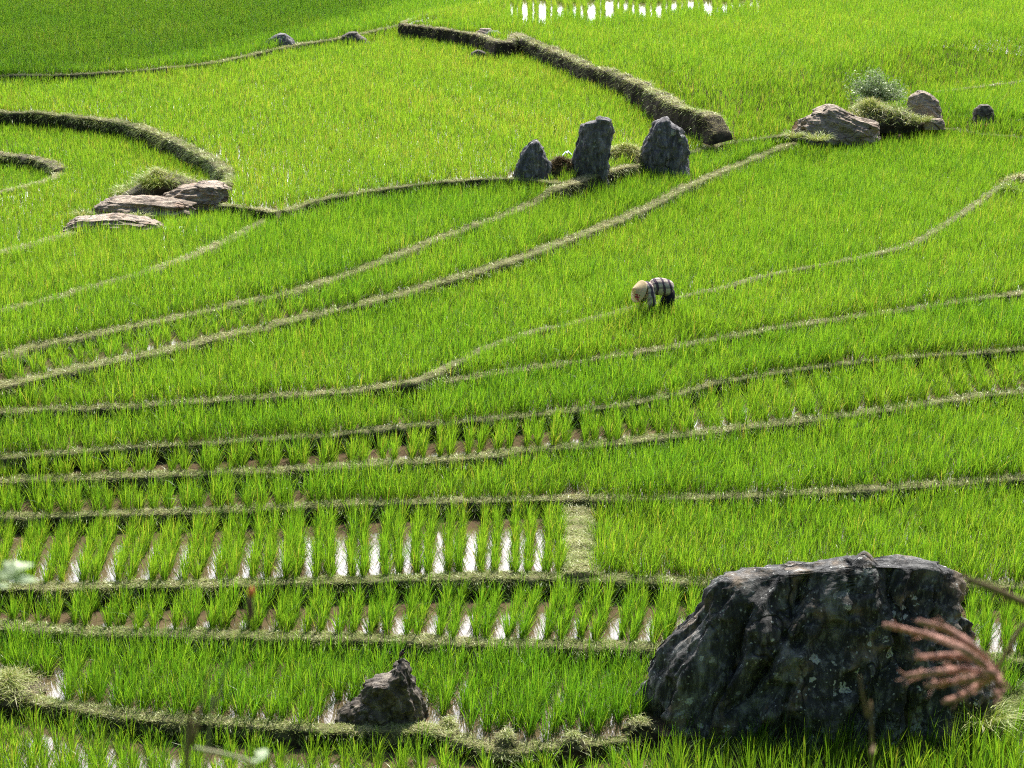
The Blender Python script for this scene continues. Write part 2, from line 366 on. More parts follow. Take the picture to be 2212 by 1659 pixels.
def regions(X, Y):
    """id of the paddy each point lies in"""
    a = X / Y; r = np.full(a.shape, ID['UL'])
    def put(m, k): r[m] = ID[k]
    c19 = np.where(a > amax('C19'), 1e9, ev('C19', a))
    put((a > amin('C19')) & (Y < c19), 'PB')
    q = np.concatenate([XY['C18'], XY['C15'], lift([(1640, 284), (1715, 286)], 'PBl', 0.03), XY['C17']])
    aa = q[:, 0] / q[:, 1]; i = np.argsort(aa); f1 = np.interp(a, aa[i], q[i, 1])
    f1 = np.where(a < aa[i][0], ev('C18', a), f1); regions.f1 = f1
    asplit = lift([(1720, 288)], 'PBl', 0.03); asp = asplit[0, 0] / asplit[0, 1]
    put((Y < f1) & (a < asp), 'PA'); put((Y < f1) & (a >= asp), 'PBl')
    put((a < amax('C13')) & (Y < ev('C13', a)), 'W2')
    put((a < amax('C14')) & (Y < ev('C14', a)), 'W2b'); put((a < amax('C14')) & (Y < ev('C14b', a)), 'W2')
    put((a < amax('C12')) & (Y < ev('C12', a)), 'W1')
    put((a < amax('C11')) & (Y < ev('C11', a)), 'L9'); 
    put((a >= amax('C11') - 1e-4) & (a < amax('C10')) & (Y < ev('C10', a)), 'L8')
    put((a < amax('C10')) & (Y < ev('C10', a)), 'L8')
    put(Y < ev('C9', a), 'L7u')
    put((a > amin('C8')) & (Y < ev('C8', a)), 'L7')
    for c, k in (('C7', 'L6'), ('C6', 'L5'), ('C5', 'L4'), ('C4', 'L3'), ('C3', 'L2'), ('C2', 'L1'), ('C1', 'L0')): put(Y < ev(c, a), k)
    return r
LVA = np.array([LV[k] for k in IDS])
def levels(r, X, Y):
    z = LVA[r].copy(); a = X / Y
    # right of the far wall the paddies merge in gentle slopes
    pa = r == ID['PA']; z[pa] -= 0.30 * smooth01((X[pa] - 3.2) / 2.4)
    regions(X, Y); d = Y - regions.f1; m = r == ID['PB']
    right = smooth01((X - 4.7) / 1.2); low = LV['PA'] - 0.30
    z[m] = (1 - right[m]) * LV['PB'] + right[m] * (low + (LV['PB'] - low) * smooth01(d[m] / 9.0))
    m = r == ID['PBl']; d = Y - ev('C9', a); z[m] = LV['L7u'] + 0.2 + (low - LV['L7u'] - 0.2) * smooth01(d[m] / 2.5)
    return z

# ------------------------------------------------------------------ ground and water sheets
av = np.concatenate([np.linspace(-2.5, -0.40, 22)[:-1], np.linspace(-0.40, 0.40, 520), np.linspace(0.40, 2.5, 22)[1:]])
yv = np.concatenate([np.linspace(20.4, 110, 1050) ** 1.0, 110 * np.exp(np.linspace(0, 2.3, 30))[1:]])
A, Yg = np.meshgrid(av, yv); Xg = A * Yg
rg = regions(Xg, Yg); zg = levels(rg, Xg, Yg)
rise = np.clip(Yg - 108, 0, None); zg2 = zg - 0.07 + 0.10 * rise + 0.25 * np.clip(np.abs(A) - 0.45, 0, None) * 20
nr, nc = A.shape
idx = np.arange(nr * nc).reshape(nr, nc)
quad = np.stack([idx[:-1, :-1], idx[:-1, 1:], idx[1:, 1:], idx[1:, :-1]], -1).reshape(-1, 4)
gv = np.stack([Xg, Yg, zg2], -1).reshape(-1, 3)
tag(mesh_np('ground', gv, [quad], M_MUD, smooth=False), 'wet brown mud floor of the stepped rice paddies', kind='structure')
same = (rg[:-1, :-1] == rg[:-1, 1:]) & (rg[:-1, :-1] == rg[1:, 1:]) & (rg[:-1, :-1] == rg[1:, :-1])
same &= ~((rg[:-1, :-1] == ID['PBl']) | ((rg[:-1, :-1] == ID['PB']) & (Xg[:-1, :-1] > 4.0) & (Yg[:-1, :-1] < 84)))
same &= (Yg[:-1, :-1] < 107) & (np.abs(A[:-1, :-1]) < 0.4)
wv_ = np.stack([Xg, Yg, zg], -1).reshape(-1, 3)
qs = quad[same.ravel()]; used = np.unique(qs); rm = np.zeros(nr * nc, int); rm[used] = np.arange(len(used))
tag(mesh_np('water', wv_[used], [rm[qs]], M_WATER), 'shallow muddy water standing between the rice rows', kind='structure')

# hillside below the viewpoint, running down to the lowest paddy
hx = np.linspace(-60, 60, 90); hy = np.linspace(-30, 21.5, 60); HX, HY = np.meshgrid(hx, hy)
def hill_z(x, y): return 12.5 - 0.60 * np.clip(y, -40, 40) - 0.004 * np.abs(x) ** 1.3
HZ = hill_z(HX, HY) + 0.12 * np.sin(HX * 1.7 + HY) * np.cos(HY * 1.3 - HX * 0.6)
HZ[-1, :] = -0.6
ii = np.arange(HX.size).reshape(HX.shape); hq = np.stack([ii[:-1, :-1], ii[:-1, 1:], ii[1:, 1:], ii[1:, :-1]], -1).reshape(-1, 4)
tag(mesh_np('hillside', np.stack([HX, HY, HZ], -1).reshape(-1, 3), [hq], M_HILL, smooth=True), 'grassy slope below the viewpoint', kind='structure')

# unseen cloud, added to cast shade on the far corner of the terraces
bm = bmesh.new(); bmesh.ops.create_icosphere(bm, subdivisions=5, radius=1.0)
for v in bm.verts:
    p = v.co.copy(); n = noise.fractal(p * 2.2 + Vector((3, 1, 7)), 1.0, 2.0, 4)
    k = 1 + 0.10 * n; v.co = Vector((p.x * 62 * k, p.y * 62 * k, p.z * 13 * (1 + 0.4 * n)))
me = bpy.data.meshes.new('cloud'); bm.to_mesh(me); bm.free()
mcl = plain('cloud_white', (0.75, 0.75, 0.76), 1.0, 0.0, 0.05, 0.05); me.materials.append(mcl)
cl = bpy.data.objects.new('cloud', me); link(cl)
g0 = Vector((-9.8, 84.5, 4)) + Vector((-0.795, 0.606, 0)) * 67.2
cl.location = g0 + SUN * (256.0 / SUN.z)
tag(cl, 'unseen white cloud added high over the terraces to shade their far corner', kind='structure')

# ------------------------------------------------------------------ where no rice grows (bunds, rocks, person)
RES = 0.06; GX0, GY0 = -45.0, 18.0; GW, GH = int(90 / RES), int(95 / RES)
BLOCK = np.zeros((GW, GH), bool)
def block_disc(x, y, r):
    x = np.atleast_1d(x); y = np.atleast_1d(y)
    k = int(r / RES) + 1; o = np.array([(i, j) for i in range(-k, k + 1) for j in range(-k, k + 1) if (i * i + j * j) * RES * RES <= r * r])
    ix = ((x - GX0) / RES).astype(int)[:, None] + o[:, 0]; iy = ((y - GY0) / RES).astype(int)[:, None] + o[:, 1]
    ok = (ix >= 0) & (ix < GW) & (iy >= 0) & (iy < GH); BLOCK[ix[ok], iy[ok]] = True
def blocked(x, y):
    ix = np.clip(((x - GX0) / RES).astype(int), 0, GW - 1); iy = np.clip(((y - GY0) / RES).astype(int), 0, GH - 1); return BLOCK[ix, iy]

# ------------------------------------------------------------------ bunds (the earth banks between paddies)
def resample(P, step):
    P = np.asarray(P, float)
    sp = np.array([tuple(v) for v in spline([(p[0], p[1], 0) for p in P], len(P) * 14)])[:, :2]
    d = np.concatenate([[0], np.cumsum(np.linalg.norm(np.diff(sp, axis=0), axis=1))])
    t = np.arange(0, d[-1], step); return np.stack([np.interp(t, d, sp[:, 0]), np.interp(t, d, sp[:, 1])], 1), d[-1]
def bund(path, zhi, zlo, label, name='paddy_bund', half=0.17, dry=0.45, dens=260, mat=None, extra=0.28, both=False, hang=0.22, lip=0.06, cat='earth bank', group='grassy banks between the paddies', glen=0.075, slump=0.0, rough=1.0):
    zf = zhi if callable(zhi) else (lambda x, y: zhi); zl = zlo if callable(zlo) else (lambda x, y: zlo)
    dist = np.linalg.norm(path[len(path) // 2]); step = 0.09 if dist < 45 else 0.13
    P, Ln = resample(path, step); n = len(P)
    T = np.gradient(P, axis=0); T /= np.linalg.norm(T, axis=1)[:, None] + 1e-9
    Nn = np.stack([T[:, 1], -T[:, 0]], 1)                 # towards the lower paddy
    base = Vector((P[n // 2, 0], P[n // 2, 1], zf(*P[n // 2])))
    V = np.zeros((n, 11, 3)); prof = []
    for i in range(n):
        hi = float(zf(*P[i])); lo = float(zl(*P[i])); h = hi - lo
        if slump:
            e = (n - 1 - i) * step; hi = lo + h * float(0.25 + 0.75 * smooth01(e / slump)); h = hi - lo
        wob = noise.noise(Vector((P[i, 0] * 0.9, P[i, 1] * 0.9, 3.1))); w2 = noise.noise(Vector((P[i, 0] * 2.8, P[i, 1] * 2.8, 9.7)))
        hw = half * (1 + rough * (0.30 * wob + 0.18 * w2)); up = lip * (1 + rough * (0.5 * w2 + 0.3 * wob))
        if both or h < 0.05: fr = [(hw * 0.9, hi + up * 0.7), (hw * 1.05, hi + 0.01), (hw * 1.25, lo - 0.05), (hw * 1.3, lo - 0.1), (hw * 1.35, lo - 0.12)]
        else:
            k = 0.16 * h
            fr = [(hw * 0.92, hi + up * 0.62), (hw * 1.05, hi - 0.03), (hw * 1.10 + k * .3, hi - 0.3 * h), (hw * 1.1 + k * .7, hi - 0.68 * h), (hw * 1.25 + k, lo - 0.10)]
        pr = [(-hw * 1.4, hi - 0.12), (-hw * 1.25, hi + 0.01), (-hw * 1.0, hi + up * 0.75), (-hw * 0.55, hi + up), (0.0, hi + up * 1.0), (hw * 0.55, hi + up * .92)] + fr
        for j, (t, z) in enumerate(pr):
            s = noise.noise(Vector((P[i, 0] * 5, P[i, 1] * 5, z * 7 + j))) ; a = 0.025 + (0.035 if j > 6 else 0.0) + (0.16 * h if j in (8, 9) else 0) + (0.05 * h if j == 7 else 0)
            V[i, j] = (P[i, 0] + Nn[i, 0] * (t + a * s), P[i, 1] + Nn[i, 1] * (t + a * s), z + (0.02 * s if 1 < j < 8 else 0))
    m = 11; ix = np.arange(n * m).reshape(n, m)
    q = np.stack([ix[:-1, :-1], ix[:-1, 1:], ix[1:, 1:], ix[1:, :-1]], -1).reshape(-1, 4)
    Vf = V.reshape(-1, 3); f3 = []
    caps = [list(range(m)), [ix[n - 1, j] for j in range(m - 1, -1, -1)]]
    vv = Vf; faces = [q]
    for c in caps:
        f3 += [(c[0], c[j + 1], c[j]) for j in range(1, m - 1)]
    faces.append(np.array(f3))
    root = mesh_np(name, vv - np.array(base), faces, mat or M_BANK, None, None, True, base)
    tag(root, label, cat, group)
    # turf on the top and hanging over the face
    far = np.clip(dist / 38.0, 0.7, 2.2); cnt = int(Ln * dens * 2.6 / far ** 1.1)
    pi = RNG.integers(0, n - 1, cnt); fr_ = RNG.random(cnt)
    top = RNG.random(cnt) > hang
    jj = np.where(top, RNG.uniform(1.2, 6.9, cnt), RNG.uniform(6.3, 9.4, cnt)); j0 = jj.astype(int); jf = (jj - j0)[:, None]
    a0 = V[pi, j0] * (1 - jf) + V[pi, j0 + 1] * jf; a1 = V[pi + 1, j0] * (1 - jf) + V[pi + 1, j0 + 1] * jf
    B = a0 * (1 - fr_[:, None]) + a1 * fr_[:, None]
    patch = np.array([noise.noise(Vector((x * 0.8, y * 0.8, 5.0))) for x, y, z in B])
    patch2 = np.array([noise.noise(Vector((x * 4.0, y * 4.0, 15.0))) for x, y, z in B])
    keep = RNG.random(cnt) < np.clip(0.85 + 1.0 * patch2 + 0.5 * patch, 0.15, 1)
    B, pi, top, patch = B[keep], pi[keep], top[keep], patch[keep]; cnt = len(B)
    az = np.where(top, RNG.uniform(0, 2 * np.pi, cnt), np.arctan2(Nn[pi, 1], Nn[pi, 0]) + RNG.normal(0, 0.7, cnt))
    L = RNG.uniform(0.5, 1.5, cnt) * glen * 1.15 * far ** 0.45 * np.where(top, 1.0, 0.75)
    tilt = np.where(top, RNG.uniform(0.9, 1.55, cnt), RNG.uniform(0.7, 1.3, cnt)); bend = np.where(top, RNG.uniform(0.0, 0.35, cnt), RNG.uniform(1.2, 2.4, cnt))
    rn = np.clip(dry + 0.55 * patch + RNG.normal(0, 0.2, cnt) - np.where(top, 0, 0.38), 0.0, 1.0)  # blades on the face toned darker, riser shade put into their colour
    bl = blades(B - np.array(base), az, L, tilt, bend, RNG.uniform(0.006, 0.012, cnt) * far ** 0.6, 2, rn)
    g = mesh_np('grass_cover', bl[0], [bl[1], bl[2]], M_TURF, root, {'rnd': bl[3]}); g['kind'] = 'stuff'
    block_disc(P[:, 0] + Nn[:, 0] * 0.03, P[:, 1] + Nn[:, 1] * 0.03, half * 0.72 + extra * 0.12)
    return root
Z = LV
def cut(k, lo, hi):
    return lift([p for p in PX[k] if lo <= p[0] <= hi], UPK[k])
def ext(P, l=True, r=True, d=4.0):
    P = list(map(np.array, P))
    if l: t = P[0] - P[2]; P = [P[0] + t / np.linalg.norm(t) * d] + P
    if r: t = P[-1] - P[-3]; P = P + [P[-1] + t / np.linalg.norm(t) * d]
    return np.array(P)
bund(ext(cut('C1', 0, 990), r=False), Z['L1'], Z['L0'], 'lowest grassy bank with a dark undercut face, left of the pointed rock at the bottom', half=0.15, dry=0.62, dens=480, extra=0.2, hang=0.12)
bund(cut('C1', 980, 1420), Z['L1'] - 0.05, Z['L0'], 'broken clod-strewn bank between the pointed rock and the big boulder', half=0.16, dry=0.5, dens=330, extra=0.1)
bund(ext(lift([(2120, 1572), (2165, 1530), (2212, 1500)], 'L1'), l=False), Z['L1'], Z['L0'], 'tangled green bank at the right foot of the big boulder', half=0.32, dry=0.25, dens=700, extra=0.1, glen=0.16)
bund(ext(XY['C2']), Z['L2'], Z['L1'], 'long low grassy bank running across to the left side of the big boulder', half=0.17, dry=0.5, dens=420, extra=0.12)
bund(ext(XY['C3']), Z['L3'], Z['L2'], 'grassy bank below the brightest flooded strip, meeting the short cross dike', half=0.17, dry=0.42, dens=420, extra=0.2)
bund(ext(XY['C4']), Z['L4'], Z['L3'], 'grassy bank above the brightest flooded strip, touching the top of the cross dike', half=0.15, dry=0.5, dens=330, extra=0.2)
bund(ext(XY['C5']), Z['L5'], Z['L4'], 'smooth green bank curving under the middle row of short flooded gaps', half=0.17, dry=0.5, dens=330, extra=0.2)
bund(ext(XY['C6']), Z['L6'], Z['L5'], 'bank of dark clods half hidden by rice above the middle row of short flooded gaps', half=0.13, dry=0.25, dens=230, extra=0.24)
bund(ext(XY['C7']), zC7, Z['L6'], 'straw strewn bank sweeping right below the bent farm worker', half=0.15, dry=0.66, dens=300, extra=0.2)
bund(ext(lift(PX['C8'], 'L7u', .16), l=False), Z['L7u'] + .10, Z['L7'], 'overgrown low bank passing just behind the bent farm worker', half=0.13, dry=0.3, dens=200, extra=0.12, hang=0.45)
bund(ext(XY['C9'][:17], r=False), Z['L8'], Z['L7u'], 'long pale bank climbing to the foot of the shrub-topped outcrop', half=0.19, dry=0.62, dens=320, extra=0.16)
bund(ext(XY['C9'][19:], l=False), Z['L7u'] + 0.2, Z['L7u'], 'faint green bank to the right of the shrub-topped outcrop', half=0.15, dry=0.35, dens=200, extra=0.1)
P10 = ext(XY['C10'], r=False)
bund(P10[:17], zC10, Z['L8'], 'lit grassy bank climbing to the foot of the three standing stones', half=0.19, dry=0.58, dens=320, extra=0.16)
bund(XY['C10'][15:], zC10, Z['L8'], 'thin green bank running right from the standing stones to the outcrop', half=0.14, dry=0.35, dens=220, extra=0.12)
bund(ext(lift(PX['C11'][:8], 'W1', .2), r=False), Z['W1'] + .15, Z['L9'], 'pale bank rising to its junction with the short straight dike', half=0.17, dry=0.55, dens=300, extra=0.16)
bund(XY['C11'][7:], Z['PA'], Z['L9'], 'shaded green bank between that junction and the leftmost standing stone', half=0.13, dry=0.38, dens=260, extra=0.2)
bund(ext(lift(PX['C12'][:3], 'W1', .15), r=False, d=3), Z['W1'] + .10, Z['W1'], 'sandy footpath bank ending at the pale lower slab on the left', half=0.22, dry=0.75, dens=320, extra=0.1, both=True)
bund(lift(PX['C12'][6:], 'PA'), Z['PA'] + 0.02, Z['W1'], 'short straight dike running right from the slab outcrop', half=0.14, dry=0.6, dens=280, extra=0.14)
bund(ext(lift(PX['C13'] + [(499, 388), (486, 402)], 'PA'), r=False), Z['PA'], Z['W2'], 'tall dark earth bank curving down to the slab outcrop on the left', half=0.22, dry=0.42, dens=420, extra=0.34, hang=0.4, glen=0.10, lip=0.10, rough=1.5)
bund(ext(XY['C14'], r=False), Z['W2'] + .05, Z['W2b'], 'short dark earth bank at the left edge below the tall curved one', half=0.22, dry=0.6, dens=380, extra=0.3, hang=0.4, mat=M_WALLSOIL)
bund(ext(XY['C14b'], r=False), Z['W2'] + .02, Z['W2b'], 'faint pale bank end at the left edge beneath the short dark one', half=0.16, dry=0.55, dens=240, extra=0.05, both=True)
bund(ext(XY['C18'], r=False), Z['UL'], Z['PA'], 'thin distant bank with two dark rocks beside it at the top', half=0.15, dry=0.42, dens=240, extra=0.1)
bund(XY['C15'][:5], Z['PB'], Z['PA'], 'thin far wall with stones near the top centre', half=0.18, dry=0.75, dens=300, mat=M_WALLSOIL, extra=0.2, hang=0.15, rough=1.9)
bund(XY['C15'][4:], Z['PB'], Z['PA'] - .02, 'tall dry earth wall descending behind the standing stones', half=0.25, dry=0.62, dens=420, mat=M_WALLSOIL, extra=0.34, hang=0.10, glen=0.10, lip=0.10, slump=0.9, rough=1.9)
bund(XY['C19'], Z['PB'], Z['UL'], 'distant green bank running up to the top edge from the far wall', half=0.16, dry=0.4, dens=240, extra=0.1)
bund(ext(XY['C17'][3:], l=False), Z['PBl'] + .08, Z['PBl'] + .02, 'faint pale bank from the outcrop to the right edge', half=0.14, dry=0.4, dens=160, extra=0.0, both=True)
# the short cross dike in the flooded strip
c_top = lift([(1244, 1084), (1246, 1112), (1247, 1160), (1250, 1200), (1253, 1243)], 'L3', 0.12)
bund(c_top, Z['L3'] + .06, Z['L3'], 'short broad cross dike dividing flooded strip from dense rice', half=0.25, dry=0.6, dens=900, extra=0.85, both=True, lip=0.10)

# ------------------------------------------------------------------ rocks
def rock(name, label, left, right, z0, pyb, depth, mat, amp=0.10, groove=0.0, gdir=(0.25, 0, 1), nphi=110, nz=60, n_exp=2.6, taper=0.45, group=None, facet=0.07, freq=1.0, cat='rock', seed=0, sink=0.2, lean=0.0, blockr=True, cracks=()):
    """silhouette traced from the photo (bottom to top), given real size, depth and a broken surface"""
    allx = [p[0] for p in left + right]; cx = (min(allx) + max(allx)) / 2
    s = ppm(pyb, z0); fp = at(cx, pyb, z0); dep = math.atan2(H - z0, fp.y)
    yc = depth * 0.75
    def loc(p): return ((p[0] - cx) / s, max(0.0, ((pyb - p[1]) / s - yc * math.sin(dep)) / math.cos(dep)))
    Ls = sorted([loc(p) for p in left], key=lambda q: q[1]); Rs = sorted([loc(p) for p in right], key=lambda q: q[1])
    zt = max(Ls[-1][1], Rs[-1][1])
    lz = [q[1] for q in Ls]; lx = [q[0] for q in Ls]; rz = [q[1] for q in Rs]; rx = [q[0] for q in Rs]
    size = max(max(rx) - min(lx), zt); V = []
    segs = []
    for cr in cracks:
        w_, d_ = cr[0]; pl = [loc(q) for q in cr[1:]]
        segs += [(pl[i], pl[i + 1], w_, d_) for i in range(len(pl) - 1)]
    cap = 14; rows = []
    for i in range(nz): rows.append((-sink + (zt + sink) * i / (nz - 1), 1.0))
    for i in range(1, cap): rows.append((zt, 1 - i / cap))
    gd = Vector(gdir).normalized(); sd = Vector((seed * 3.7, seed * 1.9, seed * 5.3))
    for z, k in rows:
        l = np.interp(max(z, 0), lz, lx); r = np.interp(max(z, 0), rz, rx)
        c = (l + r) / 2; w = max((r - l) / 2, 0.02); t = max(z, 0) / zt
        d = depth * (1 - taper * t ** 1.6); d = min(d, max(w * 1.6, depth * 0.15))
        for j in range(nphi):
            a = 2 * math.pi * j / nphi; ca, sa = math.cos(a), math.sin(a)
            ex = math.copysign(abs(ca) ** (2 / n_exp), ca); ey = math.copysign(abs(sa) ** (2 / n_exp), sa)
            p = Vector((c + w * ex * k, yc + lean * z + d * ey * k, z + (1 - k) * 0.03 * size))
            o = Vector((ca, sa, 0.3 + (1.2 if k < 1 else 0))).normalized()
            q = p * (freq / size) + sd
            dsp = amp * 0.9 * noise.fractal(q * 2.2, 0.9, 2.1, 5)
            dsp += amp * 0.30 * (noise.ridged_multi_fractal(q * 4.5, 0.9, 2.2, 4, 0.9, 2.0) - 1.0)
            qv = q - gd * (q.dot(gd) * (0.55 if groove else 0.0))
            vd, vp = noise.voronoi(qv * 3.6)
            dsp += facet * (min(vd[1] - vd[0], 0.35) - 0.22)
            vd2, _ = noise.voronoi(q * 9.0 + Vector((5, 5, 5))); dsp += facet * 0.35 * (vd2[0] - 0.3)
            if groove:
                u = q - gd * (q.dot(gd) * 0.88)
                dsp += groove * (noise.ridged_multi_fractal(u * 6.0, 0.8, 2.1, 3, 0.9, 2.0) - 1.1)
            if segs and sa < 0.2:
                wx = 0.09 * noise.noise(Vector((p.z * 2.5, p.x * 1.2, 4.0)))
                for (x0, z0_), (x1, z1_), w_, d_ in segs:
                    ux, uz = x1 - x0, z1_ - z0_; tt = max(0, min(1, ((p.x + wx - x0) * ux + (p.z - z0_) * uz) / (ux * ux + uz * uz + 1e-9)))
                    dd = math.hypot(p.x + wx - x0 - ux * tt, p.z - z0_ - uz * tt); dsp -= d_ / size * math.exp(-(dd / w_) ** 2)
            if 0 < t < 0.99 and k == 1: o.z *= 0.5
            dsp *= 1 - 0.6 * max(0, (t - 0.7) / 0.3) ** 1.5
            if k < 1: dsp *= 0.25 + 0.75 * k
            V.append(p + o * dsp * size)
    nrw = len(rows); ix = np.arange(nrw * nphi).reshape(nrw, nphi); nx = np.roll(ix, -1, 1)
    q = np.stack([ix[:-1], nx[:-1], nx[1:], ix[1:]], -1).reshape(-1, 4)
    tip = len(V); V.append(sum((V[k] for k in ix[-1]), Vector()) / nphi)
    f3 = np.stack([ix[-1], nx[-1], np.full(nphi, tip)], -1)
    o = mesh_np(name, np.array([tuple(v) for v in V]), [q, f3], mat, None, None, True, fp)
    # slightly broken shading: mark steep creases sharp
    tag(o, label, cat, group)
    if blockr:
        for u in np.linspace(min(lx) * 0.95, max(rx) * 0.95, 24):
            for w in np.linspace(-depth * 0.75, depth * 0.9, 8): block_disc(fp.x + u, fp.y + yc + w, 0.14)
    return o, fp, s
G3 = 'three standing stones'
rock('boulder', 'huge dark boulder with white lichen spots at the lower right',
     [(1398, 1590), (1408, 1545), (1422, 1490), (1440, 1425), (1460, 1365), (1488, 1325), (1500, 1290), (1522, 1258), (1560, 1247), (1650, 1234), (1740, 1226), (1840, 1216)],
     [(2168, 1600), (2158, 1540), (2146, 1480), (2128, 1420), (2112, 1360), (2098, 1300), (2088, 1258), (2055, 1232), (2012, 1220), (1960, 1216), (1900, 1215)],
     Z['L0'] + 0.05, 1612, 1.35, M_ROCK, amp=0.042, groove=0.050, gdir=(0.42, 0, 1), nphi=360, nz=190, n_exp=3.0, taper=0.80, facet=0.065, freq=1.7, seed=3, sink=0.3, cat='boulder', cracks=[((.05, .22), (1738, 1222), (1715, 1280), (1690, 1330), (1640, 1400)), ((.04, .18), (1830, 1212), (1832, 1290), (1800, 1370), (1790, 1440)),
     ((.06, .26), (1925, 1210), (1932, 1320), (1960, 1420), (1975, 1500)), ((.05, .2), (1612, 1290), (1560, 1400), (1520, 1490)), ((.05, .2), (1700, 1420), (1668, 1520), (1655, 1600)), ((.04, .16), (1850, 1430), (1880, 1520), (1900, 1600)), ((.05, .2), (2030, 1250), (2040, 1330), (2020, 1400)), ((.04, .15), (1640, 1400), (1560, 1470))])
prk, prk_p, prk_s = rock('pointed_rock', 'small brown pointed rock at the bottom with a bird on its peak',
     [(712, 1560), (722, 1545), (745, 1525), (768, 1510), (785, 1480), (800, 1470), (835, 1465), (850, 1440), (862, 1430)],
     [(924, 1562), (918, 1540), (908, 1510), (900, 1480), (892, 1458), (884, 1438), (876, 1429)],
     Z['L1'] + 0.04, 1564, 0.42, M_ROCK3, amp=0.06, groove=0.04, gdir=(-0.3, 0, 1), nphi=180, nz=110, facet=0.10, freq=1.5, seed=6, cat='rock')
rock('standing_stone', 'leftmost standing stone, low and peaked, grey', [(1108, 384), (1114, 355), (1128, 328), (1144, 308), (1154, 302)], [(1197, 386), (1190, 358), (1178, 332), (1168, 310), (1162, 303)],
     Z['PA'], 388, 0.42, M_ROCK2, amp=0.075, groove=0.06, gdir=(0.2, 0, 1), nphi=130, nz=80, facet=0.11, seed=8, group=G3, cat='standing stone', sink=0.9)
rock('standing_stone', 'middle standing stone, the tallest, flat topped grey pillar', [(1230, 378), (1238, 335), (1245, 305), (1251, 272), (1262, 265), (1285, 262)], [(1316, 372), (1318, 345), (1324, 305), (1325, 275), (1321, 258), (1305, 255)],
     Z['PA'], 380, 0.45, M_ROCK2, amp=0.06, groove=0.07, gdir=(0.12, 0, 1), nphi=140, nz=90, n_exp=3.2, facet=0.10, taper=0.3, seed=12, group=G3, cat='standing stone', sink=0.9)
rock('standing_stone', 'rightmost standing stone, dark and broad with a rounded head', [(1384, 350), (1391, 312), (1403, 282), (1413, 264), (1428, 257)], [(1489, 348), (1488, 318), (1484, 297), (1472, 280), (1456, 268), (1444, 256)],
     Z['PA'], 352, 0.5, M_ROCK2, amp=0.08, groove=0.05, nphi=140, nz=80, facet=0.12, seed=17, group=G3, cat='standing stone', sink=0.9)
# slab outcrop on the left
GS = 'pale slabs of the left outcrop'
rock('rock_slab', 'lowest long pale slab of the left outcrop', [(132, 500), (140, 482), (160, 472), (230, 467)], [(346, 492), (342, 480), (310, 474), (262, 468)], Z['W1'] + .05, 503, 0.62, M_PALE, amp=0.034, groove=0.035, gdir=(1, 0, 0.05), nphi=190, nz=44, n_exp=3.0, taper=0.25, facet=0.10, freq=2.2, seed=21, group=GS, cat='rock slab')
rock('rock_slab', 'middle slab of the left outcrop with a dark grey left end', [(188, 470), (192, 452), (205, 440), (225, 432)], [(420, 462), (412, 442), (395, 434), (370, 430)], Z['W2'], 474, 0.75, M_PALE, amp=0.034, groove=0.04, gdir=(1, 0, -0.08), nphi=200, nz=54, n_exp=3.0, taper=0.25, facet=0.11, freq=2.2, seed=24, group=GS, cat='rock slab')
rock('rock_slab', 'upper right slab of the left outcrop below the bank end', [(335, 442), (352, 416), (385, 404), (420, 399)], [(497, 428), (494, 408), (480, 398), (450, 395)], Z['W2'] + .25, 442, 0.7, M_PALE, amp=0.04, groove=0.04, gdir=(1, 0, -0.1), nphi=190, nz=54, n_exp=2.8, taper=0.3, facet=0.11, freq=2.0, seed=27, group=GS, cat='rock slab')
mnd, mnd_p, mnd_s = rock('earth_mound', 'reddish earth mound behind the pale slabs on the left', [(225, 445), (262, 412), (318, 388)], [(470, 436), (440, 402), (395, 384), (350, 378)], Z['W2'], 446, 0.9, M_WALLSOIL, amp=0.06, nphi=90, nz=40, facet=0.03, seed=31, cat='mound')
# right outcrop
rock('outcrop_rock', 'large domed pale brown rock under the shrub', [(1718, 296), (1722, 280), (1738, 258), (1762, 240), (1785, 230)], [(1904, 274), (1892, 264), (1864, 252), (1838, 240), (1814, 230)], Z['PBl'] - .15, 298, 0.95, M_PALE, amp=0.055, groove=0.045, gdir=(0.8, 0, -0.4), nphi=180, nz=80, facet=0.08, freq=1.6, seed=35, cat='rock')
rock('outcrop_rock', 'reddish knobbly rock on the right shoulder of the outcrop', [(1958, 252), (1962, 225), (1966, 208), (1982, 198)], [(2040, 254), (2040, 235), (2030, 218), (2012, 203), (1998, 197)], Z['PBl'], 258, 0.55, M_PALE, amp=0.07, groove=0.03, gdir=(0.9, 0, -0.5), nphi=110, nz=60, facet=0.07, seed=38, cat='rock')
rock('stone', 'small pale stone low in the middle of the outcrop', [(1908, 276), (1913, 262), (1925, 254)], [(1948, 276), (1944, 262), (1935, 255)], Z['PBl'] - .2, 278, 0.22, M_PALE, amp=0.05, nphi=60, nz=30, facet=0.05, seed=41, cat='stone')
rock('stone', 'flat pale stone at the right foot of the outcrop', [(1995, 266), (2002, 258)], [(2042, 266), (2036, 257)], Z['PBl'], 268, 0.22, M_PALE, amp=0.05, nphi=60, nz=30, facet=0.05, seed=43, cat='stone')
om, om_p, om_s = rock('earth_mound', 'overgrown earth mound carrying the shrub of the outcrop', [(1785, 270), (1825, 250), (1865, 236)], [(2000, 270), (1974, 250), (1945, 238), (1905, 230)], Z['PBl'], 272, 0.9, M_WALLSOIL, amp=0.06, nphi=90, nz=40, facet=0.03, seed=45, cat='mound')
rock('round_stone', 'lone dark rounded stone in the rice right of the outcrop', [(2105, 250), (2108, 236), (2118, 227)], [(2150, 250), (2148, 236), (2138, 227)], Z['PBl'] + .1, 252, 0.28, M_ROCK3, amp=0.05, nphi=80, nz=40, facet=0.06, seed=48, cat='stone')
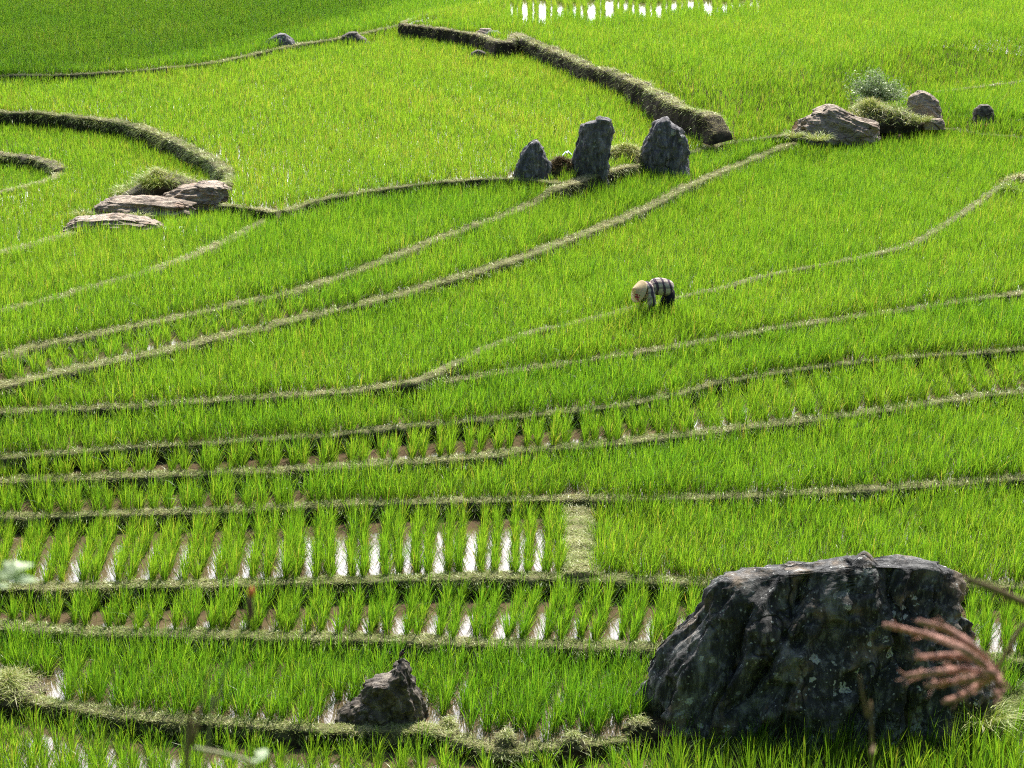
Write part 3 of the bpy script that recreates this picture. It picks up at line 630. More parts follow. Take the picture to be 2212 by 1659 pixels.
# rocks at the top
rock('dark_rock', 'flat dark rock beside the thin distant bank, the left of the pair', [(568, 99), (580, 84), (598, 74)], [(634, 98), (630, 84), (616, 74)], Z['UL'], 101, 0.5, M_ROCK2, amp=0.07, nphi=80, nz=40, facet=0.08, seed=51, cat='rock')
rock('dark_rock', 'low black rock sloping right beside the thin distant bank, the right of the pair', [(732, 95), (738, 78), (752, 70)], [(802, 97), (792, 85), (772, 73)], Z['PA'], 98, 0.5, M_ROCK3, amp=0.06, nphi=80, nz=40, facet=0.06, seed=54, cat='rock')
rock('mossy_stone', 'small dark mossy stone in front of the far wall', [(1012, 127), (1018, 114), (1027, 109)], [(1052, 126), (1047, 114), (1038, 109)], Z['PA'], 130, 0.3, M_ROCK3, amp=0.07, nphi=70, nz=30, facet=0.08, seed=57, cat='stone')
GW_ = 'stones at the far wall'
rock('wall_stone', 'pile-like brown stone at the left end of the far wall', [(872, 74), (878, 58), (895, 46)], [(942, 76), (935, 60), (915, 47)], Z['PA'] + .1, 79, 0.6, M_ROCK3, amp=0.09, nphi=90, nz=40, facet=0.09, seed=60, group=GW_, cat='stone')
rock('wall_stone', 'grey rounded stone in the middle of the far wall', [(1038, 92), (1042, 78), (1056, 68)], [(1098, 94), (1092, 80), (1078, 69)], Z['PA'] + .3, 96, 0.5, M_ROCK2, amp=0.08, nphi=80, nz=40, facet=0.08, seed=63, group=GW_, cat='stone')
rock('wall_stone', 'pinkish flat stone lying behind the grey one on the far wall', [(1028, 70), (1036, 64)], [(1068, 72), (1060, 62)], Z['PB'], 74, 0.3, M_PALE, amp=0.06, nphi=60, nz=30, facet=0.05, seed=66, group=GW_, cat='stone')
# clods along the broken bank
for i, (x, y, w, h, lab) in enumerate([(1094, 1622, 30, 34, 'muddy clod under the pointed rock, right of its foot'), (1238, 1626, 34, 36, 'muddy clod midway between the pointed rock and the boulder'), (1385, 1600, 42, 40, 'dark mud lump at the left foot of the big boulder'), (968, 1586, 26, 26, 'small clod at the end of the lowest bank')]):
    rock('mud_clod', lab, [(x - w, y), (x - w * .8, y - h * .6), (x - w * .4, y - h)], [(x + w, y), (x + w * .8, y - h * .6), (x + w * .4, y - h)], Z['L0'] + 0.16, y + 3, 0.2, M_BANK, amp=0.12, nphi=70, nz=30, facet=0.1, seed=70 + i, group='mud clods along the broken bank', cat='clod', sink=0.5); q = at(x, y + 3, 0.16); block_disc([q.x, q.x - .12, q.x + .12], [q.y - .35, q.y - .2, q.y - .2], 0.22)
rock('hay_mound', 'dry earth hump at the left end of the lowest bank', [(-90, 1512), (-60, 1496), (-10, 1474)], [(108, 1512), (86, 1496), (60, 1482), (30, 1472)], Z['L1'] + .05, 1508, 0.45, M_WALLSOIL, amp=0.06, nphi=100, nz=40, facet=0.05, seed=80, cat='mound')

# ------------------------------------------------------------------ loose vegetation on rocks and mounds
def surface_pts(o, n, zmin=-9):
    me = o.data; k = len(me.vertices); co = np.empty(k * 3); me.vertices.foreach_get('co', co); co = co.reshape(-1, 3)
    no = np.empty(k * 3); me.vertices.foreach_get('normal', no); no = no.reshape(-1, 3)
    ok = np.where((co[:, 2] > zmin) & (no[:, 2] > -0.1))[0]; return co[RNG.choice(ok, n)]
def cover(o, name, n, mat, L, tilt, bend, width, r0, r1, sub=None):
    B = surface_pts(o, n, 0.0) + RNG.normal(0, 0.02, (n, 3)); 
    if sub is not None: B = B[sub(B)]
    n = len(B)
    bl = blades(B, RNG.uniform(0, 6.283, n), RNG.uniform(*L, n), RNG.uniform(*tilt, n), RNG.uniform(*bend, n), RNG.uniform(*width, n), 3, RNG.uniform(r0, r1, n))
    c = mesh_np(name, bl[0], [bl[1], bl[2]], mat, o, {'rnd': bl[3]}); c['kind'] = 'stuff'; return c
cover(om, 'grass_cover', 3000, M_TURF, (0.10, 0.45), (0.3, 1.5), (0.0, 1.0), (0.012, 0.026), 0.2, 1.0)
cover(om, 'weed_cover', 900, M_SHRUB, (0.05, 0.14), (0.3, 1.5), (0.0, 0.5), (0.04, 0.08), 0.0, 0.9)
cover(mnd, 'grass_cover', 1500, M_TURF, (0.06, 0.34), (0.2, 1.5), (0.3, 1.2), (0.012, 0.02), 0.3, 1.0)
hm = [o for o in col.objects if o.name.startswith('hay_mound')][0]
cover(hm, 'straw_cover', 2000, M_TURF, (0.05, 0.30), (0.3, 1.55), (0.0, 1.2), (0.006, 0.013), 0.2, 1.0)
for o in [o for o in col.objects if o.name.startswith('mud_clod')]:
    cover(o, 'grass_cover', 420, M_TURF, (0.04, 0.13), (0.3, 1.3), (0.3, 1.2), (0.006, 0.010), 0.2, 1.0)
# tussock of long grass on the left outcrop
def tussock(name, label, c, n, rad, L, mat=M_TURF, r=(0.0, 0.7), cat='grass tuft', w=(0.012, 0.02)):
    a = RNG.uniform(0, 6.283, n); q = rad * np.sqrt(RNG.random(n))
    B = np.stack([np.cos(a) * q, np.sin(a) * q, np.zeros(n)], 1)
    bl = blades(B, a + RNG.normal(0, 0.6, n), RNG.uniform(L * .5, L * 1.1, n), RNG.uniform(0.1, 0.8, n), RNG.uniform(0.3, 1.3, n), RNG.uniform(*w, n), 4, RNG.uniform(*r, n))
    return tag(mesh_np(name, bl[0], [bl[1], bl[2]], mat, None, {'rnd': bl[3]}, loc=c), label, cat)
tussock('grass_tuft', 'drooping dark green grass tuft on the left outcrop', at(345, 402, Z['W2'] + .5), 900, 0.45, 0.70, r=(0.0, 0.7))
tussock('grass_tuft', 'lower green grass tuft at the left side of the drooping one', at(288, 420, Z['W2'] + .1), 520, 0.42, 0.5, r=(0.05, 0.75))
tussock('grass_tuft', 'spiky grass tuft on the upper right bank beside straw', at(2178, 415, Z['L7u'] + .1), 160, 0.10, 0.45, r=(0.0, 0.45))
for (x, y, zz, n_, r_, l_, lab) in ((300, 474, 'W1', 150, .22, .34, 'small green tuft wedged between the lowest and middle slabs'), (408, 446, 'W2', 220, .26, .4, 'straggly tuft at the right end of the middle slab'),
        (440, 400, 'W2', 200, .3, .3, 'dry tuft on the back edge of the upper right slab'), (178, 466, 'W1', 130, .2, .3, 'short tuft at the left end of the middle slab'),
        (1768, 302, 'PBl', 260, .35, .4, 'grass tuft at the front foot of the domed outcrop rock'), (1990, 262, 'PBl', 240, .3, .35, 'grass tuft under the reddish knobbly rock'), (1716, 296, 'PBl', 160, .22, .35, 'grass tuft at the left tip of the outcrop'),
        (2118, 1560, 'L1', 260, .3, .55, 'long arching grass tuft against the right foot of the boulder')):
    tussock('grass_tuft', lab, at(x, y, Z[zz] + .12), n_, r_, l_, r=(0.1, 0.9))
# leaf shrub on the right outcrop
sp = at(1893, 226, Z['PBl'] + 0.35); sp.y += 0.3
sh = empty('shrub', sp); tag(sh, 'round grey green leafy shrub crowning the right outcrop', 'shrub')
g = Geo(); tips = []
for k in range(46):
    a = random.uniform(0, 6.283); e = random.uniform(0.15, 1.5); ln = random.uniform(0.9, 1.5)
    d = Vector((math.cos(a) * math.cos(e) * 1.12, math.sin(a) * math.cos(e) * 0.8, math.sin(e) * 0.80)) * ln
    pts = spline([(0, 0, 0), d * 0.5 + Vector((0, 0, 0.06)), d], 6); g.add(*tube(pts, [0.012 - 0.0016 * i for i in range(6)], 5)); tips += [(pts[i], i / 5) for i in range(2, 6)]
g.build('branches', plain('shrub_wood', (0.12, 0.09, 0.06)), sh)
g = Geo(); P = []; rn = []
for k in range(5200):
    t, f = random.choice(tips); o = Vector((random.gauss(0, 0.10), random.gauss(0, 0.09), random.gauss(0, 0.09)))
    P.append(tuple(t + o)); rn.append(min(1, max(0, random.gauss(0.55, 0.25))))
P = np.array(P); n = len(P)
bl = blades(P, RNG.uniform(0, 6.283, n), RNG.uniform(0.05, 0.10, n), RNG.uniform(0.2, 1.5, n), RNG.uniform(0, 0.5, n), RNG.uniform(0.035, 0.06, n), 2, np.array(rn))
mesh_np('foliage', bl[0], [bl[1], bl[2]], M_SHRUB, sh, {'rnd': bl[3]})
# heaps between the standing stones
def heap(name, label, px, py, z, rx, ry, hz, mat, soil, n, r, cat, L=(0.08, 0.25)):
    c = at(px, py, z); c.y += ry * 0.8
    nr_, nph = 16, 40; V = []
    for i in range(nr_):
        t = i / (nr_ - 1)
        for j in range(nph):
            a = 6.2832 * j / nph; kk = 1 + 0.2 * noise.noise(Vector((math.cos(a) * 1.5, math.sin(a) * 1.5, px)))
            V.append((math.cos(a) * rx * (1 - t) * kk, math.sin(a) * ry * (1 - t) * kk, hz * (1 - (1 - t) ** 2) + 0.05 * noise.noise(Vector((i * .7, j * .7, py))) - 0.05))
    ix = np.arange(nr_ * nph).reshape(nr_, nph); nx = np.roll(ix, -1, 1)
    o = mesh_np(name, V, [np.stack([ix[:-1], nx[:-1], nx[1:], ix[1:]], -1).reshape(-1, 4)], soil, None, None, True, c); tag(o, label, cat)
    i0 = RNG.integers(0, len(V), n); B = np.array(V)[i0] + RNG.normal(0, 0.03, (n, 3))
    bl = blades(B, RNG.uniform(0, 6.283, n), RNG.uniform(*L, n), RNG.uniform(0.5, 1.5, n), RNG.uniform(0.0, 0.8, n), RNG.uniform(0.012, 0.03, n), 2, RNG.uniform(*r, n))
    k = mesh_np('loose_stalks', bl[0], [bl[1], bl[2]], mat, o, {'rnd': bl[3]}); k['kind'] = 'stuff'
    for u in np.linspace(-rx, rx, 10): block_disc(c.x + u, c.y, ry)
    return o
heap('leaf_heap', 'heap of brown withered leaves between the left and middle standing stones', 1212, 384, Z['PA'], 0.62, 0.5, 0.5, M_DRY, M_BANK, 1900, (0.0, 0.9), 'leaf heap')
heap('straw_heap', 'heap of yellow green cut straw between the middle and right standing stones', 1352, 352, Z['PA'], 0.85, 0.75, 0.42, M_TURF, M_WALLSOIL, 3200, (0.35, 1.0), 'straw heap')
heap('straw_heap', 'patch of dry straw on the overgrown bank at the right edge', 2208, 398, Z['L7u'] + .1, 0.5, 0.5, 0.2, M_TURF, M_WALLSOIL, 700, (0.7, 1.0), 'straw heap')
# crumpled plastic scrap
c = at(1226, 340, Z['PA'] + .35); g = Geo(); V = []
for i in range(9):
    for j in range(7): V.append(((i - 4) * .035, (j - 3) * 0.03 , 0.06 + 0.05 * noise.noise(Vector((i * .6, j * .6, 2))) + 0.04 * random.random() - 0.006 * (i - 4) ** 2))
ix = np.arange(63).reshape(9, 7); c.y += 0.5
tag(mesh_np('plastic_scrap', V, [np.stack([ix[:-1, :-1], ix[:-1, 1:], ix[1:, 1:], ix[1:, :-1]], -1).reshape(-1, 4)], plain('blue_plastic', (0.45, 0.55, 0.68), 0.35, 0.5, 25, 0.4), loc=c), 'crumpled pale blue plastic scrap on the leaf heap', 'scrap')

# ------------------------------------------------------------------ rice
fx = at(1443, 694, Z['L7'])                            # where the farm worker stands
block_disc(fx.x, fx.y, 0.10)
HX_, HY_, HR_ = [], [], []
def hills(X, Y, reg, pred=None, drop=0.0):
    X = np.asarray(X); Y = np.asarray(Y)
    ok = (np.abs(X / Y) < 0.315) & (Y > 21.5) & (Y < 106)
    X, Y = X[ok], Y[ok]; r = regions(X, Y)
    ok = (r == ID[reg]) & ~blocked(X, Y) & (RNG.random(len(X)) > drop)
    X, Y, r = X[ok], Y[ok], r[ok]
    if pred is not None:
        px, py = proj(X, Y, levels(r, X, Y)); m = pred(px, py); X, Y, r = X[m], Y[m], r[m]
    HX_.append(X); HY_.append(Y); HR_.append(r)
def grid(reg, ang, dr, dh, pred=None, jit=0.04, drop=0.05):
    c, s = math.cos(R(ang)), math.sin(R(ang)); u = np.arange(-115, 115, dr); w = np.arange(-115, 115, dh)
    for i in range(0, len(u), 200):
        U, Wd = np.meshgrid(u[i:i + 200], w); U = U + 0.05 * np.sin(Wd * .6); U = U.ravel(); Wd = Wd.ravel()
        X = U * c - Wd * s; Y = U * s + Wd * c
        k = (Y > 21) & (Y < 107) & (np.abs(X / np.maximum(Y, 1)) < 0.32); X, Y = X[k], Y[k]
        hills(X + RNG.normal(0, jit, len(X)), Y + RNG.normal(0, jit, len(X)), reg, pred, drop)
def ladder(reg, curve, lo, hi, slants, gaps, dh, pred=None, jit=0.028, length=16, drop=0.05, wob=0.035):
    z = LV[reg]; pts = [p for p in curve]; q = lift(ext_px(pts), reg, 0.0); P, Ln = resample(q, 0.02)
    d = 0.0; k = 0; X = []; Y = []; sx_, sm = zip(*slants)
    while d < Ln:
        i = int(d / 0.02)
        if i >= len(P): break
        x, y = P[i]; px, py = proj(x, y, z)
        if lo <= px <= hi:
            m = np.interp(px, sx_, sm); a = at(px, py, z); b_ = at(px - 30 * m, py - 30, z)
            dv = np.array([b_.x - a.x, b_.y - a.y]); dv /= np.linalg.norm(dv)
            t = np.arange(-2.0 + random.random() * dh, length, dh); t = t + RNG.normal(0, 0.02, len(t))
            sdv = np.array([dv[1], -dv[0]]); w = wob * np.sin(t * 1.3 + d) + RNG.normal(0, jit, len(t))
            X.append(x + dv[0] * t + sdv[0] * w); Y.append(y + dv[1] * t + sdv[1] * w)
        d += gaps[k % len(gaps)] * random.uniform(0.86, 1.14); k += 1
    hills(np.concatenate(X), np.concatenate(Y), reg, pred, drop)
def ext_px(p):
    (a, b), (c, d) = p[0], p[1]; l = [(a - 260, b - 260 * (d - b) / (c - a))]; (a, b), (c, d) = p[-2], p[-1]
    return l + list(p) + [(c + 260, d + 260 * (d - b) / (c - a))]
ALL = (-300, 2600)
WN = [0.215, 0.355]
ladder('L0', [(0, 1660), (1100, 1680), (2212, 1660)], *ALL, [(0, 0.1), (1000, 0.05), (2212, 0.1)], [0.2, 0.25, 0.2, 0.3], 0.16, lambda x, y: (x < 760) & ((y > np.interp(x, *zip(*PX['C1'])) + 118) | (RNG.random(len(x)) < 0.85)), length=9)
ladder('L0', [(0, 1660), (1100, 1680), (2212, 1660)], *ALL, [(0, 0.1), (1000, -0.05), (2212, 0.1)], [0.30, 0.34], 0.21, lambda x, y: (x >= 760), length=9)
ladder('L1', PX['C1'][:9] + [(985, 1575), (1390, 1580), (2212, 1580)], *ALL, [(0, -0.35), (1000, -0.5), (2212, -0.4)], [0.22, 0.27], 0.115, length=10)
ladder('L2', PX['C2'], *ALL, [(0, -0.45), (560, -0.38), (940, -0.27), (1300, -0.28), (2212, 0.05)], WN, 0.115, length=9)
ladder('L3', PX['C3'], *ALL, [(0, -0.40), (175, -0.33), (500, -0.22), (760, -0.10), (1140, 0.02), (1250, 0.03)], WN, 0.115, lambda x, y: x < 1222, length=10)
grid('L3', 38, 0.205, 0.145, lambda x, y: x > 1283)
ladder('L4', PX['C4'], *ALL, [(0, 0.2), (700, 0.25)], WN, 0.12, lambda x, y: x < 640 + (y - 1040) * .4, length=9)
grid('L4', 33, 0.205, 0.145, lambda x, y: x >= 640 + (y - 1040) * .4)
ladder('L5', PX['C5'], *ALL, [(0, -0.40), (300, -0.33), (640, -0.2), (1000, -0.06), (1220, 0.02), (1400, 0.25), (1700, 0.48), (2212, 0.7)], WN, 0.12, length=10)
grid('L6', 40, 0.205, 0.15); grid('L7', 52, 0.21, 0.15); grid('L7u', 35, 0.21, 0.15)
ladder('L8', PX['C9'][:17], *ALL, [(0, 0.7), (500, 0.75), (760, 0.75)], [0.25, 0.36], 0.18, lambda x, y: x < 720, length=9)
grid('L8', 60, 0.205, 0.15, lambda x, y: x >= 720)
grid('L9', 55, 0.205, 0.15); grid('W1', 48, 0.21, 0.155); grid('W2', 40, 0.21, 0.16); grid('W2b', 40, 0.21, 0.16)
grid('PA', 18, 0.225, 0.19, drop=0.06)
grid('PBl', 40, 0.21, 0.16)
top = lambda x, y: (y < 50 - 0.05 * (x - 1130) + 8 * np.sin(x * .05)) & (y > 5 - 0.01 * (x - 1130) + 5 * np.sin(x * .037)) & (x > 1100) & (x < 1640)
grid('PB', 36, 0.24, 0.19, lambda x, y: ~top(x, y))
ladder('PB', [(900, 130), (1300, 130), (1800, 130)], 900, 1800, [(900, -0.02), (1300, 0.02), (1800, 0.08)], [0.24, 0.46, 0.22, 0.36, 0.24, 0.48], 0.19, top, length=60)
grid('UL', 30, 0.24, 0.19)
RX = np.concatenate(HX_); RY = np.concatenate(HY_); RR = np.concatenate(HR_); RZ = levels(RR, RX, RY) - 0.04
ppx, ppy = proj(RX, RY, RZ)
hreg = np.full(len(IDS), 0.52)
for k, v in dict(L0=0.52, L1=0.56, L2=0.53, L3=0.52, L4=0.56, L5=0.55, L6=0.56, W2=0.38, W2b=0.36, PA=0.44).items(): hreg[ID[k]] = v
HH = hreg[RR] * RNG.uniform(0.76, 1.2, len(RX))
HH[(RR == ID['L0']) & (ppx > 1350)] *= 1.5; HH[(RR == ID['L0']) & (ppx < 760)] *= 0.82
HH[np.hypot(RX - fx.x + .3, RY - fx.y + .5) < 1.1] *= 1.22
HH *= 1 + 0.07 * np.sin(RX * 0.9 + 1.3 * np.sin(RY * .5)) + 0.07 * np.sin(RX * 2.3 + 2 * np.sin(RY * 1.1))
treg = np.full(len(IDS), 0.48)
for k, v in dict(L0=0.44, L1=0.30, L2=0.40, L3=0.48, L4=0.44, L5=0.50, L6=0.40, L7=0.52, L7u=0.46, L8=0.42, L9=0.40, W1=0.50, W2=0.50, PA=0.58, UL=0.36, PB=0.52, PBl=0.48).items(): treg[ID[k]] = v
def fieldnoise(X, Y):
    return (np.sin(X * .31 + 2 * np.sin(Y * .17)) * np.cos(Y * .23 + X * .11) + 0.6 * np.sin(X * .83 + Y * .57)) * 0.075
TT = treg[RR] + fieldnoise(RX, RY) + RNG.normal(0, 0.06, len(RX))
print('HILLS', len(RX), {k: int((RR == ID[k]).sum()) for k in IDS})
def clump(bx, by, bz, h, tint, nb, nseg, wbase, spread=0.03, fan=0.34):
    if hasattr(fan, '__len__'): fan = np.repeat(fan, nb)
    n = len(bx); N_ = n * nb; a = RNG.uniform(0, 6.283, N_)
    rad = spread * np.sqrt(RNG.random(N_))
    B = np.stack([np.repeat(bx, nb) + np.cos(a) * rad, np.repeat(by, nb) + np.sin(a) * rad, np.repeat(bz, nb)], 1)
    L = np.repeat(h, nb) * RNG.uniform(0.62, 1.18, N_)
    return blades(B, a + RNG.normal(0, 0.5, N_), L, np.abs(RNG.normal(0.08, fan * 0.75, N_)), np.clip(RNG.normal(0.22, 0.22, N_), 0, 0.9), wbase * RNG.uniform(0.7, 1.25, N_), nseg,
                  np.clip(np.repeat(tint, nb) + RNG.normal(0, 0.24, N_) + (RNG.random(N_) > 0.985) * 0.4, 0, 1), lean=(0.05, -0.03))
# the clumps that show largest are objects of their own
vis = (RR == ID['L0']) & (ppx > -20) & (ppx < W0 + 20) & (ppy < 1740) & (ppy > 1560)
near = np.where(vis)[0]; near = near[np.argsort(RY[near])][:300]
solo = np.zeros(len(RX), bool); solo[near] = True
protos = []
for k in range(14):
    z1 = np.zeros(1); bl = clump(z1, z1, z1, np.array([0.52]), np.array([0.42]), 26, 4, 0.0115, 0.035, 0.36)
    me_o = mesh_np('rice_plant', bl[0], [bl[1], bl[2]], M_RICE, None, {'rnd': bl[3]}); protos.append(me_o.data); bpy.data.objects.remove(me_o)
for i in near:
    o = bpy.data.objects.new('rice_plant', random.choice(protos)); k = HH[i] / 0.52
    o.location = (RX[i], RY[i], RZ[i]); o.rotation_euler = (0, 0, random.uniform(0, 6.283)); o.scale = (0.5 + 0.5 * k, 0.5 + 0.5 * k, k)
    col.objects.link(o)
    if ppx[i] > 1380: lab, gr = 'tall bright rice clump growing in front of the huge spotted boulder', 'rice clumps in front of the boulder'
    elif ppx[i] < 760: lab, gr = 'rice clump standing in the flooded strip below the lowest bank on the left', 'rice clumps in the lowest flooded strip'
    else: lab, gr = 'rice clump among the mud clods at the bottom edge between pointed rock and boulder', 'rice clumps among the mud clods'
    tag(o, lab, 'rice plant', gr)
# all the rest: one planted mass
OPEN = (RR == ID['L2']) | ((RR == ID['L3']) & (ppx < 1230)) | ((RR == ID['L5']) & (ppx > 780) & (ppx < 1440)) | ((RR == ID['PB']) & top(ppx, ppy))
HH[(RR == ID['PB']) & top(ppx, ppy)] *= 0.82
G = [[], [], [], []]; n0 = 0
for lo, hi, nb, ns, wb in ((0, 36, 26, 3, 0.0105), (36, 48, 22, 3, 0.0112), (48, 64, 17, 2, 0.013), (64, 200, 13, 2, 0.0165)):
    m = (RY >= lo) & (RY < hi) & ~solo
    if not m.any(): continue
    bl = clump(RX[m], RY[m], RZ[m], HH[m], TT[m], nb, ns, wb, np.repeat(np.where(OPEN[m], 0.024, 0.048 if hi < 64 else 0.055), nb), np.where(OPEN[m], 0.25, 0.36))
    G[0].append(bl[0]); G[1].append(bl[1] + n0); G[2].append(bl[2] + n0); G[3].append(bl[3]); n0 += len(bl[0])
tag(mesh_np('rice_crop', np.concatenate(G[0]), [np.concatenate(G[1]), np.concatenate(G[2])], M_RICE, None, {'rnd': np.concatenate(G[3])}),
    'bright green young rice filling the stepped paddies', kind='stuff')
# ------------------------------------------------------------------ the farm worker
def skin_obj(name, joints, edges, mat, parent, sub=2, root=0):
    """joints: {name: ((x,y,z), r or (rx,ry))}"""
    keys = list(joints); me = bpy.data.meshes.new(name)
    me.from_pydata([joints[k][0] for k in keys], [(keys.index(a), keys.index(b_)) for a, b_ in edges], []); me.update()
    o = bpy.data.objects.new(name, me); link(o, parent)
    sm = o.modifiers.new('skin', 'SKIN'); sm.use_smooth_shade = True; sm.branch_smoothing = 0.6
    for i, k in enumerate(keys):
        r = joints[k][1]; me.skin_vertices[0].data[i].radius = r if isinstance(r, tuple) else (r, r)
        me.skin_vertices[0].data[i].use_root = (i == root)
    if sub: s = o.modifiers.new('sub', 'SUBSURF'); s.levels = sub; s.render_levels = sub
    me.materials.append(mat); return o
pr = empty('person', (fx.x, fx.y, Z['L7'] - 0.13), R(14))
pr.scale = (1.13,) * 3
tag(pr, 'farm worker bent double over the rice, in a conical straw hat and plaid shirt', 'person')
J = {}
J['pelvis'] = ((0, 0, .80), .10)
J['belly'] = ((-.17, 0, .89), .10); J['chest'] = ((-.37, 0, .90), .11); J['upper'] = ((-.50, 0, .86), .08); J['neck'] = ((-.58, 0, .85), .05)
J['head'] = ((-.66, 0, .80), .085); J['crown'] = ((-.735, 0, .765), .07)
E = [('pelvis', 'belly'), ('belly', 'chest'), ('chest', 'upper'), ('upper', 'neck'), ('neck', 'head'), ('head', 'crown')]
for sd, s in (('l', -1), ('r', 1)):
    J['hip' + sd] = ((.0, .09 * s, .74), .07); J['knee' + sd] = ((-.05 - .06 * s, .12 * s, .42), .062); J['ank' + sd] = ((.03 - .04 * s, .12 * s, .07), .042); J['toe' + sd] = ((-.12 - .04 * s, .13 * s, .03), .032)
    J['sho' + sd] = ((-.47, .17 * s, .88), .062); J['elb' + sd] = ((-.45 - .04 * s, .21 * s, .60), .045); J['wri' + sd] = ((-.56 - .04 * s, .15 * s, .37), .028); J['palm' + sd] = ((-.585 - .04 * s, .14 * s, .30), .030)
    E += [('pelvis', 'hip' + sd), ('hip' + sd, 'knee' + sd), ('knee' + sd, 'ank' + sd), ('ank' + sd, 'toe' + sd), ('upper', 'sho' + sd), ('sho' + sd, 'elb' + sd), ('elb' + sd, 'wri' + sd), ('wri' + sd, 'palm' + sd)]
    pb = Vector(J['palm' + sd][0])
    for f, (dx, dy, ln) in enumerate(((-.028, -.012, .07), (-.012, -.004, .08), (.006, .002, .075), (.022, .004, .06))):
        q = pb + Vector((dx, dy, -.035)); J[f'k{f}' + sd] = (tuple(q), .009); t = q + Vector((dx * .2 - .012, -.01 * s, -ln)); J[f't{f}' + sd] = (tuple(t), .007)
        E += [('palm' + sd, f'k{f}' + sd), (f'k{f}' + sd, f't{f}' + sd)]
    J['th' + sd] = (tuple(pb + Vector((-.035, -.02 * s, -.01))), .010); J['tt' + sd] = (tuple(pb + Vector((-.05, -.03 * s, -.055))), .008); E += [('palm' + sd, 'th' + sd), ('th' + sd, 'tt' + sd)]
M_SKIN = plain('skin', (0.36, 0.20, 0.12), 0.6, 0.3, 12, 0.1)
skin_obj('body', J, E, M_SKIN, pr, 2)
# plaid shirt
M_PLAID = newmat('plaid_cloth'); b = NB(M_PLAID); o_ = b.obj(); s_ = b.n('ShaderNodeSeparateXYZ'); b.L.new(o_, s_.inputs[0])
def stripe(v, per, wdt, off=0.0):
    f = b.math('FRACT', b.math('ADD', b.math('DIVIDE', v, per), off)); return b.math('LESS_THAN', f, wdt)
axis = b.math('ADD', s_.outputs[0], b.math('MULTIPLY', s_.outputs[2], 0.15)); yy = s_.outputs[1]
c_ = b.mix(stripe(b.math('ADD', axis, b.math('MULTIPLY', b.noise(o_, 5, 3), 0.10)), 0.15, 0.36), (0.66, 0.57, 0.48), (0.10, 0.075, 0.11)); 
c_ = b.mix(b.math('MULTIPLY', stripe(b.math('ADD', yy, s_.outputs[2]), 0.14, 0.40, 0.1), 0.5), c_, (0.05, 0.04, 0.065)); c_ = b.mix(b.math('MULTIPLY', stripe(axis, 0.055, 0.15, .3), 0.5), c_, (0.34, 0.20, 0.22))
b.out(b.pbsdf(c_, 0.9, b.bump(b.noise(o_, 14, 4), 0.5, 0.02), 0.1))
S = {'hem': ((.085, 0, .78), .19), 'b': ((-.08, 0, .86), .20), 'c': ((-.24, 0, .89), .21), 'd': ((-.39, 0, .89), .21), 'e': ((-.52, 0, .85), .165), 'n': ((-.59, 0, .83), .10)}
SE = [('hem', 'b'), ('b', 'c'), ('c', 'd'), ('d', 'e'), ('e', 'n')]
for sd, s in (('l', -1), ('r', 1)):
    S['s' + sd] = ((-.47, .175 * s, .85), .11); S['m' + sd] = ((-.46 - .02 * s, .20 * s, .71), .10); S['c' + sd] = ((-.47 - .04 * s, .20 * s, .50), .085); SE += [('e', 's' + sd), ('s' + sd, 'm' + sd), ('m' + sd, 'c' + sd)]
skin_obj('shirt', S, SE, M_PLAID, pr, 2)
T = {'w': ((.015, 0, .82), .133), 'p': ((.03, 0, .74), .16)}; TE = [('w', 'p')]
for sd, s in (('l', -1), ('r', 1)):
    T['h' + sd] = ((.02, .085 * s, .76), .112); T['t' + sd] = ((.0, .10 * s, .64), .108); T['k' + sd] = ((-.05 - .06 * s, .12 * s, .42), .078); T['a' + sd] = ((.0 - .05 * s, .12 * s, .20), .066); TE += [('p', 'h' + sd), ('h' + sd, 't' + sd), ('t' + sd, 'k' + sd), ('k' + sd, 'a' + sd)]
skin_obj('trousers', T, TE, plain('dark_trousers', (0.022, 0.022, 0.028), 0.9, 0.1, 20, 0.3), pr, 2)
g = Geo()                                              # hair at the nape under the hat
for k in range(60):
    a = random.uniform(-1.5, 1.5); p0 = Vector((-.66, math.sin(a) * .085, .80 + math.cos(a) * .085)); g.add(*tube([p0, p0 + Vector((.04, 0, -.01)), p0 + Vector((.06, 0, -.07))], [.012, .011, .004], 5))
g.build('hair', plain('black_hair', (0.012, 0.010, 0.010), 0.5), pr, True)
# conical straw hat: apex forward and up, rim towards the back
ha = Vector((-.86, -.22, .46)).normalized(); hc = Vector((-.655, -.005, .80)); u = ha.cross(Vector((0, 0, 1))).normalized(); w = ha.cross(u)
HV = []; nr_ = 14; nph = 56; hr, hh = .25, .19
for i in range(nr_ + 1):
    t = i / nr_; rr = hr * t; zz = hh * (1 - t) - 0.02 * math.sin(t * math.pi) + (0.006 * (i % 2))
    if i == 0: rr = 0.006
    for j in range(nph): HV.append(hc + ha * zz + (u * math.cos(6.2832 * j / nph) + w * math.sin(6.2832 * j / nph)) * rr)
for i in range(nr_, -1, -1):
    t = i / nr_; rr = max(hr * t - 0.004, 0.003); zz = hh * (1 - t) - 0.010 - 0.02 * math.sin(t * math.pi)
    for j in range(nph): HV.append(hc + ha * zz + (u * math.cos(6.2832 * j / nph) + w * math.sin(6.2832 * j / nph)) * rr)
rws = 2 * nr_ + 2; ix = np.arange(rws * nph).reshape(rws, nph); nx = np.roll(ix, -1, 1)
M_HAT = newmat('straw_hat'); b = NB(M_HAT); d_ = b.n('ShaderNodeBsdfDiffuse'); t_ = b.n('ShaderNodeBsdfTranslucent')
hn = b.noise(b.obj(), 60, 3); hcx = b.mix(b.rng(hn, .3, .7), (0.78, 0.67, 0.43), (0.88, 0.80, 0.56)); b.L.new(hcx, d_.inputs[0]); t_.inputs[0].default_value = (0.85, 0.68, 0.38, 1)
